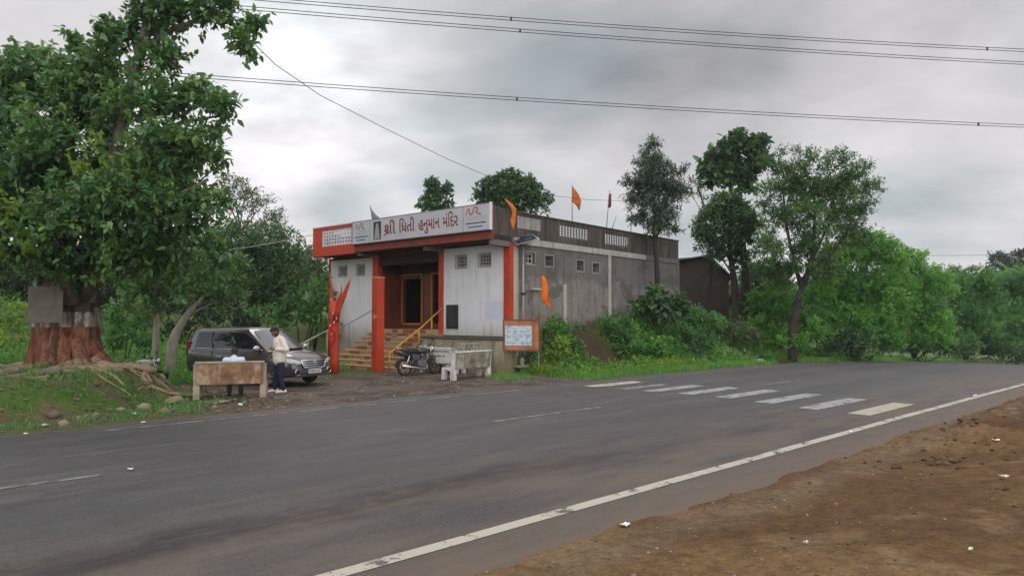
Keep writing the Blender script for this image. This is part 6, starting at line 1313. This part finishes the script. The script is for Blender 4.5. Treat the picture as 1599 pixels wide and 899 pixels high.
RB = [('tall bright green bush under the right side of the spreading tree', 1330, 38, [(1310, 420, 38, 34), (1345, 400, 38, 30), (1375, 400, 38.5, 28), (1330, 460, 38, 42), (1290, 470, 38, 34), (1370, 450, 38, 36), (1395, 420, 38.5, 20), (1290, 430, 38.5, 26), (1340, 505, 37.5, 40), (1295, 510, 37.5, 34), (1385, 500, 38, 36), (1360, 385, 38, 24), (1320, 395, 38.3, 26), (1345, 535, 37, 26), (1380, 535, 37.5, 24), (1300, 540, 37, 22), (1410, 450, 38.5, 26), (1310, 450, 38, 36), (1372, 372, 38, 9), (1393, 386, 38, 10), (1352, 370, 38, 8), (1330, 378, 38, 9), (1405, 400, 38.3, 9), (1300, 395, 38, 10)], LM_BRIGHT, 51),
      ('rounded light green bush to the right of the tallest roadside bush', 1425, 44, [(1415, 430, 44, 28), (1440, 440, 44, 26), (1405, 470, 43.5, 36), (1445, 475, 44, 32), (1420, 505, 43.5, 38), (1455, 505, 44, 34), (1470, 450, 44.5, 24), (1425, 405, 44, 16), (1430, 535, 43, 26), (1465, 535, 43.5, 24), (1400, 445, 43.8, 26), (1440, 402, 44, 9), (1462, 425, 44.2, 10), (1418, 396, 44, 8), (1478, 438, 44, 9)], LM_BRIGHT, 52),
      ('pale green bush second from the right edge along the road', 1505, 52, [(1490, 455, 52, 26), (1525, 450, 52, 28), (1505, 490, 51, 38), (1545, 490, 52, 30), (1480, 505, 51, 32), (1530, 520, 51, 32), (1500, 435, 53, 18), (1500, 535, 50, 24), (1545, 540, 50.5, 22), (1545, 455, 52, 24), (1515, 424, 52, 8), (1490, 428, 52.5, 9), (1540, 430, 52, 9)], LM_MID, 53),
      ('pale green bush cut off by the right edge of the picture', 1585, 55, [(1575, 465, 55, 30), (1610, 460, 55, 36), (1590, 505, 54, 38), (1560, 520, 54, 26), (1620, 510, 54, 36), (1580, 540, 53, 26), (1630, 430, 56, 30), (1600, 545, 53, 24), (1570, 440, 55, 20)], LM_MID, 54),
      ('bright yellowish bush right beside the leaning dark trunk', 1215, 35.5, [(1205, 495, 35.5, 26), (1222, 470, 35.5, 24), (1270, 500, 35, 28), (1265, 465, 35.5, 24), (1190, 475, 36, 24), (1275, 530, 34.5, 26), (1258, 535, 32.4, 13), (1222, 540, 32.4, 12), (1270, 515, 32.8, 14), (1210, 525, 35, 22), (1250, 520, 35.6, 26), (1225, 495, 41, 26), (1240, 470, 42, 26), (1190, 505, 41, 22), (1290, 440, 35.5, 26), (1215, 440, 36, 24), (1180, 510, 35.6, 20)], LM_BRIGHT, 55),
      ('dark shrub between the shed and the leaning trunk', 1185, 39, [(1180, 460, 39, 26), (1200, 430, 39.5, 28), (1175, 430, 40, 22), (1195, 495, 38, 24), (1165, 490, 38.5, 16), (1215, 450, 39.5, 22), (1150, 465, 43, 22), (1145, 440, 44, 16), (1160, 480, 42, 20)], LM_DARK, 56),
      ('low dark understorey shrub at the foot of the roadside bushes', 1340, 36, [(1320, 540, 36, 20), (1350, 538, 36, 22), (1290, 545, 35.5, 16), (1380, 542, 37, 20), (1305, 525, 36, 18)], LM_DARK, 57),
      ('low dark shrub at the road edge below the paler bushes', 1440, 43, [(1420, 545, 43, 16), (1450, 540, 43, 20), (1480, 545, 44, 18), (1400, 540, 42, 16), (1510, 548, 46, 16)], LM_DARK, 58),
      ('small dark shrub half hidden at the far right road edge', 1560, 50, [(1550, 548, 50, 16), (1575, 552, 50, 14), (1600, 556, 50, 16), (1625, 556, 50, 18)], LM_DARK, 59),
      ('big-leaved dark bush at the foot of the eucalyptus', 1025, 30.0, [(1020, 478, 30, 22), (1045, 472, 30, 20), (1000, 485, 30, 14), (1060, 488, 30, 16), (1035, 492, 29.7, 20), (1025, 462, 30.2, 12)], LM_DARK, 60),
      ('fresh green bush on the bank between eucalyptus and shed', 1085, 33, [(1080, 500, 33, 22), (1105, 505, 33, 22), (1065, 480, 33, 14), (1125, 510, 33.5, 18), (1095, 488, 33.5, 16)], LM_MID, 61),
      ('brownish dry bush at the right end of the bank', 1140, 33.5, [(1140, 515, 33.5, 20), (1165, 520, 33.5, 20), (1120, 530, 33, 16), (1185, 530, 33.5, 18), (1150, 540, 33, 14)], LM_OLIVE, 62),
      ('leafy bush hugging the wall base right of the notice board', 880, 26.3, [(870, 522, 26.3, 9), (858, 514, 26, 8), (884, 528, 26.2, 8), (862, 534, 25.8, 9)], LM_MID, 63),
      ('green bush on the bank top near the second pale pilaster', 965, 28.2, [(962, 508, 28.2, 10), (980, 508, 28.4, 12), (948, 514, 28, 8), (990, 520, 28.2, 10), (968, 520, 27.8, 10)], LM_MID, 64),
      ('small yellow-green bush low on the bank below the first pale pilaster', 876, 25.4, [(872, 552, 25.4, 11), (885, 558, 25.3, 11), (862, 560, 25.2, 9), (878, 540, 25.6, 9)], LM_YEL, 67),
      ('rounded dark weed clump on the bank just left of the bare earth', 906, 26.2, [(892, 545, 26.0, 9), (900, 552, 25.9, 8), (888, 534, 26.2, 7)], LM_DARK, 68),
      ('leafy bush on the bank face just right of the bare earth', 960, 27.2, [(972, 542, 27.4, 10), (985, 546, 27.4, 10), (996, 540, 27.8, 9), (980, 532, 27.8, 8)], LM_MID, 69),
      ('pale feathery weed clump at the bank foot below the eucalyptus', 1025, 28.6, [(1020, 540, 28.6, 11), (1035, 545, 28.6, 10), (1008, 548, 28.4, 9), (1040, 532, 29, 8)], LM_BRIGHT, 70),
      ('dark leafy bush on the bank face right of the eucalyptus trunk', 1085, 31, [(1080, 535, 31, 13), (1098, 530, 31.2, 13), (1068, 528, 31, 10), (1110, 540, 31, 10), (1085, 548, 30.6, 9)], LM_DARK, 71)]
for lab, px, Y, C_, mt, sd in RB:
    big = sd == 60; tall = sd in (51, 52, 53, 54); fine = sd in (51, 52, 53, 54, 55)
    tree(lab, px, Y, C_, mt, cat='bush', name='bush', dens=(70 if big else 135), nleaf=(8 if big else 12), slen=(.3 if Y < 34 else .42), L=(.30 if big else .15 if Y < 34 else .19), W=(.17 if big else .07 if Y < 34 else .08), six=big, seed=sd, bark=M_BARKD, limb_r=.03, shell=.4, upb=(.6 if fine else .3), lump_k=(9 if tall else 6))
tree('small grey-green tree seen over the bushes right of the tall one', 1440, 72, [(1435, 425, 72, 14), (1455, 428, 72, 12), (1420, 432, 72, 12), (1475, 436, 73, 11), (1500, 440, 73, 12), (1445, 445, 72, 24), (1480, 455, 72, 22)], LM_MID, dens=40, nleaf=9, slen=.7, L=.34, W=.15, seed=65, bark=M_BARKD, name='tree')
tree('distant dark bluish tree at the far right above the bushes', 1565, 105, [(1555, 418, 105, 16), (1575, 412, 105, 15), (1595, 418, 105, 18), (1540, 430, 105, 14), (1570, 435, 105, 24), (1610, 425, 105, 20), (1600, 445, 105, 24), (1540, 450, 105, 20), (1560, 405, 105, 7), (1590, 402, 105, 9)], LM_BLUE, dens=18, nleaf=9, slen=1.0, L=.55, W=.25, seed=66, bark=M_BARKD, name='tree')
# far wood that reads as one mass behind the roadside bushes and on the hill
def far_wood():
    rng = np.random.RandomState(77); C_ = []
    for px in list(range(1080, 1760, 22)):
        for py in (475, 508): Y = 66 + 8 * rng.rand(); C_.append(cl(px, py + 8 * rng.randn(), Y, 25 + 8 * rng.rand(), .4 + .1 * rng.randn()))
    for px in range(-260, 520, 26):
        Y = 60 + 10 * rng.rand(); C_.append(cl(px, 440 + 10 * rng.randn(), Y, 30 + 10 * rng.rand(), .35 + .12 * rng.randn()))
    for i in range(40):
        x = -50 + 26 * rng.randn(); y = 120 + 16 * rng.randn(); r = 1.2 + 1.2 * rng.rand(); C_.append(((x, y, gz(x, y) + r * .5), (r, r, r), .4 + .15 * rng.randn()))
    V, F, tn, TW = sprays(C_, 26, 9, .8, .42, .2, rng, .3, .45); tag(link_mesh('distant_woods', np_mesh('distant_woods', V, F, {'tint': ('FLOAT', tn)}), LM_MID), kind='stuff')
far_wood()

# --- ground cover: nobody could count it
def scatter(n, s0, s1, d0, d1, rng, keep):
    s = s0 + (s1 - s0) * rng.rand(n); d = d0 + (d1 - d0) * rng.rand(n); x, y = from_road(s, d); k = keep(s, d, x, y, rng.rand(n)); return x[k], y[k]
def blades(name, x, y, hmin, hmax, w, mat, rng, per=4, lean=.5):
    n = len(x) * per; X = np.repeat(x, per) + .03 * rng.randn(n); Y = np.repeat(y, per) + .03 * rng.randn(n); Z = height(X, Y) - .01; h = hmin + (hmax - hmin) * rng.rand(n) ** 1.6; a = rng.rand(n) * 2 * pi; l = lean * rng.rand(n)
    P = np.stack([X, Y, Z], 1); D = np.stack([np.cos(a) * l, np.sin(a) * l, np.ones(n)], 1); S = np.stack([-np.sin(a), np.cos(a), 0 * a], 1) * (w * (.6 + .8 * rng.rand(n)))[:, None]; H = h[:, None]
    V = np.stack([P - S, P + S, P + D * H * .6 + S * .6, P + D * H + np.stack([np.cos(a), np.sin(a), 0 * a], 1) * H * .25 * l[:, None], ], 1).reshape(-1, 3)
    t = np.repeat(np.clip(.5 + .25 * rng.randn(n) + .3 * (fbm(X * .8, Y * .8, 3) - .5) * 2, 0, 1), 4)
    tag(link_mesh(name, np_mesh(name, V, np.arange(n * 4).reshape(-1, 4), {'tint': ('FLOAT', t)}), mat), kind='stuff')
def weeds(name, x, y, hmin, hmax, L, W, mat, rng, nl=7):
    n = len(x); Z = height(x, y); h = hmin + (hmax - hmin) * rng.rand(n) ** 1.7
    P0 = np.stack([x, y, Z], 1); ax = unit(np.stack([.35 * rng.randn(n), .35 * rng.randn(n), np.ones(n)], 1)); t = .15 + .85 * rng.rand(n, nl)
    base = P0[:, None] + ax[:, None] * (t * h[:, None])[..., None] + .06 * rng.randn(n, nl, 3); D = unit((rng.randn(n, nl, 3) + np.array([0, 0, .25])).reshape(-1, 3)); Nn = unit((np.array([0, 0, 1.0]) + .5 * rng.randn(n, nl, 3)).reshape(-1, 3))
    k = (.5 + .8 * rng.rand(n * nl)) * np.repeat(np.clip(.6 + h / hmax * .6, .5, 1.2), nl); V, F, m = leaf_arrays(base.reshape(-1, 3), D, Nn, L * k, W * k); pt = np.clip(.45 + .28 * (fbm(x * .7 + 3, y * .7, 3) - .5) * 2 + .2 * rng.randn(n), 0, 1)
    tag(link_mesh(name, np_mesh(name, V, F, {'tint': ('FLOAT', np.repeat(np.repeat(pt, nl), m))}), mat), kind='stuff')
def cover():
    rng = np.random.RandomState(5); inb = lambda x, y: ((x - TC.x) * cos(PH) - (y - TC.y) * sin(PH), (x - TC.x) * sin(PH) + (y - TC.y) * cos(PH))
    def outside(x, y): a, b = inb(x, y); return ~((a > -11.2) & (a < .1) & (b > -3.2) & (b < 13.2)) & (np.hypot(x - CUT[0][0], y - CUT[0][1]) > 1.0 * (.7 + .6 * vnoise(x * 3, y * 3))) & (np.hypot(x - CUT[1][0], y - CUT[1][1]) > 1.3 * (.7 + .6 * vnoise(x * 2, y * 2)))
    # verge grass along the far road edge, right
    x, y = scatter(30000, 16.5, 62, 14.3, 17.6, rng, lambda s, d, x, y, r: (d > far_edge(s) + .05) & (r < .95 * np.clip(1.5 - (s - 30) / 60, .4, 1) * np.clip((s - 16.4) / 1.0, 0, 1)) & outside(x, y)); blades('verge_grass', x, y, .05, .24, .010, LM_BRIGHT, rng, 4)
    # weeds over the bank
    x, y = scatter(26000, 17.2, 44, 16.2, 22.5, rng, lambda s, d, x, y, r: outside(x, y) & (r < .10 + 1.1 * (fbm(x * .7, y * .7, 3) - .40) * 2.6) & (s > 17.4 + .5 * (fbm(x * 2, y * 2, 2)))); weeds('bank_weeds', x, y, .06, .45, .15, .075, LM_MID, rng, 8)
    x, y = scatter(9000, 16.8, 34, 15.2, 18.2, rng, lambda s, d, x, y, r: outside(x, y) & (r < 2.4 * (fbm(x * .8 + 21, y * .8, 3) - .43))); weeds('bright_weeds', x, y, .06, .40, .13, .06, LM_YEL, rng, 7)
    x, y = scatter(7000, 17.5, 40, 16.0, 19.2, rng, lambda s, d, x, y, r: outside(x, y) & (r < 2.2 * (fbm(x * .9 + 7, y * .9, 3) - .42))); weeds('bank_creeper', x, y, .05, .35, .17, .11, LM_BRIGHT, rng, 7)
    # mound: moss, short grass, litter of leaves
    x, y = scatter(26000, -6, 7.2, 14.9, 25, rng, lambda s, d, x, y, r: (r < 2.4 * (fbm(x * .9 + 1, y * .9, 3) - .34)) & (((s - 5.2) < 0) | (d > 22))); blades('mound_grass', x, y, .04, .16, .009, LM_MID, rng, 4)
    x, y = scatter(3000, -6, 6.5, 15.2, 25, rng, lambda s, d, x, y, r: r < 1.8 * (fbm(x * 1.3 + 4, y * 1.3, 3) - .45)); weeds('mound_weeds', x, y, .04, .22, .10, .05, LM_MID, rng, 6)
    # slope behind the car park and left of the tree
    x, y = scatter(24000, -14, 14, 23.0, 40, rng, lambda s, d, x, y, r: (r < .55 + (fbm(x * .5, y * .5, 3) - .5)) & outside(x, y)); weeds('slope_weeds', x, y, .15, .8, .17, .07, LM_BRIGHT, rng, 7)
    x, y = scatter(2600, 13.5, 17.6, 15.2, 17.4, rng, lambda s, d, x, y, r: (r < 1.6 * (fbm(x * 1.2, y * 1.2, 3) - .40)) & (s + (17.4 - d) * .3 > 14.8)); blades('lot_grass', x, y, .04, .18, .009, LM_BRIGHT, rng, 4)
    # pebbles and crumbs
    def pebbles(name, x, y, r0, r1, mat, zf=None):
        n = len(x); r = r0 + (r1 - r0) * rng.rand(n) ** 2.5; z = (zf(x, y) if zf else height(x, y)); bmi = bmesh.new(); bmesh.ops.create_icosphere(bmi, subdivisions=1, radius=1.0); T8 = np.array([v.co[:] for v in bmi.verts]) * np.array([1, .85, .62]); F8 = np.array([[v.index for v in f.verts] for f in bmi.faces]); bmi.free(); k = len(T8)
        a_ = rng.rand(n) * 6.28; jit = 1 + .16 * rng.randn(n, k, 1); q = T8[None] * jit; q = np.stack([q[..., 0] * np.cos(a_)[:, None] - q[..., 1] * np.sin(a_)[:, None], q[..., 0] * np.sin(a_)[:, None] + q[..., 1] * np.cos(a_)[:, None], q[..., 2]], -1)
        V = np.stack([x, y, z + r * .22], 1)[:, None] + q * r[:, None, None]; F = (np.arange(n)[:, None, None] * k + F8[None]).reshape(-1, 3); tag(link_mesh(name, np_mesh(name, V.reshape(-1, 3), F, {'tint': ('FLOAT', np.repeat(rng.rand(n), k))}), mat), kind='stuff')
    pm = leaf_mat('pebble', (.07, .042, .024), (.14, .09, .052), (.26, .20, .145), .9, 0); pm2 = leaf_mat('lot_pebble', (.06, .052, .045), (.14, .12, .10), (.33, .30, .27), .9, 0)
    x, y = scatter(7000, 1.5, 30, .6, 4.15, rng, lambda s, d, x, y, r: r < .12 + 1.4 * (fbm(x * .9, y * .9, 3) - .42)); pebbles('dirt_pebbles', x, y, .005, .024, pm)
    x, y = scatter(500, 8, 22, 1.2, 4.0, rng, lambda s, d, x, y, r: r < 1.2 * (fbm(x * .9 + 8, y * .9, 3) - .35)); pebbles('dirt_clods', x, y, .02, .06, leaf_mat('clod', (.05, .028, .015), (.085, .048, .025), (.13, .08, .045), .95, 0)); x, y = scatter(420, 9.5, 22, 2.2, 3.9, rng, lambda s, d, x, y, r: r < .9 * np.exp(-((d - 3.1 - .3 * np.sin(s)) / .35) ** 2)); pebbles('dirt_ridge_clods', x[::2], y[::2], .02, .06, leaf_mat('dark_clod', (.05, .028, .015), (.085, .048, .026), (.13, .08, .045), .95, 0))
    x, y = scatter(1500, 3, 18.5, 14.3, 22, rng, lambda s, d, x, y, r: (r < .7) & outside(x, y)); pebbles('lot_gravel', x, y, .006, .035, pm2)
    x, y = scatter(900, 28.5, 31.5, 16.2, 17.4, rng, lambda s, d, x, y, r: r < .8); pebbles('rubble_heap', x, y, .04, .16, leaf_mat('rubble', (.2, .18, .15), (.4, .38, .34), (.6, .58, .54), .9, 0))
    x, y = scatter(260, -5, 6.6, 14.9, 20, rng, lambda s, d, x, y, r: r < 2.2 * (fbm(x * 1.1 + 3, y * 1.1, 3) - .40)); pebbles('mound_stones', x, y, .05, .20, leaf_mat('mound_stone', (.10, .08, .05), (.17, .135, .085), (.27, .22, .15), .9, 0))
    # dead leaves under the fig tree
    x, y = scatter(2600, -4, 8, 14.6, 23, rng, lambda s, d, x, y, r: r < .5); n = len(x); P = np.stack([x, y, height(x, y) + .015], 1); a = rng.rand(n) * 6.28; V, F, m = leaf_arrays(P, np.stack([np.cos(a), np.sin(a), .1 * rng.randn(n)], 1), unit(np.stack([.3 * rng.randn(n), .3 * rng.randn(n), np.ones(n)], 1)), .08 + .09 * rng.rand(n), .04 + .03 * rng.rand(n)); tag(link_mesh('fallen_leaves', np_mesh('fallen_leaves', V, F, {'tint': ('FLOAT', np.repeat(rng.rand(n), m))}), leaf_mat('dead_leaf', (.09, .05, .025), (.17, .10, .05), (.24, .18, .09), .8, 0)), kind='stuff')
cover()

# ------------------------------------------------------------------ moist air
def make_haze():
    m = MB(); m.box(-1600, 1360, -730, 2160, -81.0, 30.0); n = bpy.data.materials.new('moist_air'); n.use_nodes = True; nt = n.node_tree
    for q in list(nt.nodes):
        if q.type == 'BSDF_PRINCIPLED': nt.nodes.remove(q)
    v = nt.nodes.new('ShaderNodeVolumePrincipled'); v.inputs['Color'].default_value = (.86, .90, .93, 1); v.inputs['Density'].default_value = .0004; v.inputs['Anisotropy'].default_value = 0.2
    nt.links.new(v.outputs[0], nt.nodes['Material Output'].inputs['Volume'])
    o = m.build('haze', n); o['kind'] = 'stuff'
make_haze()
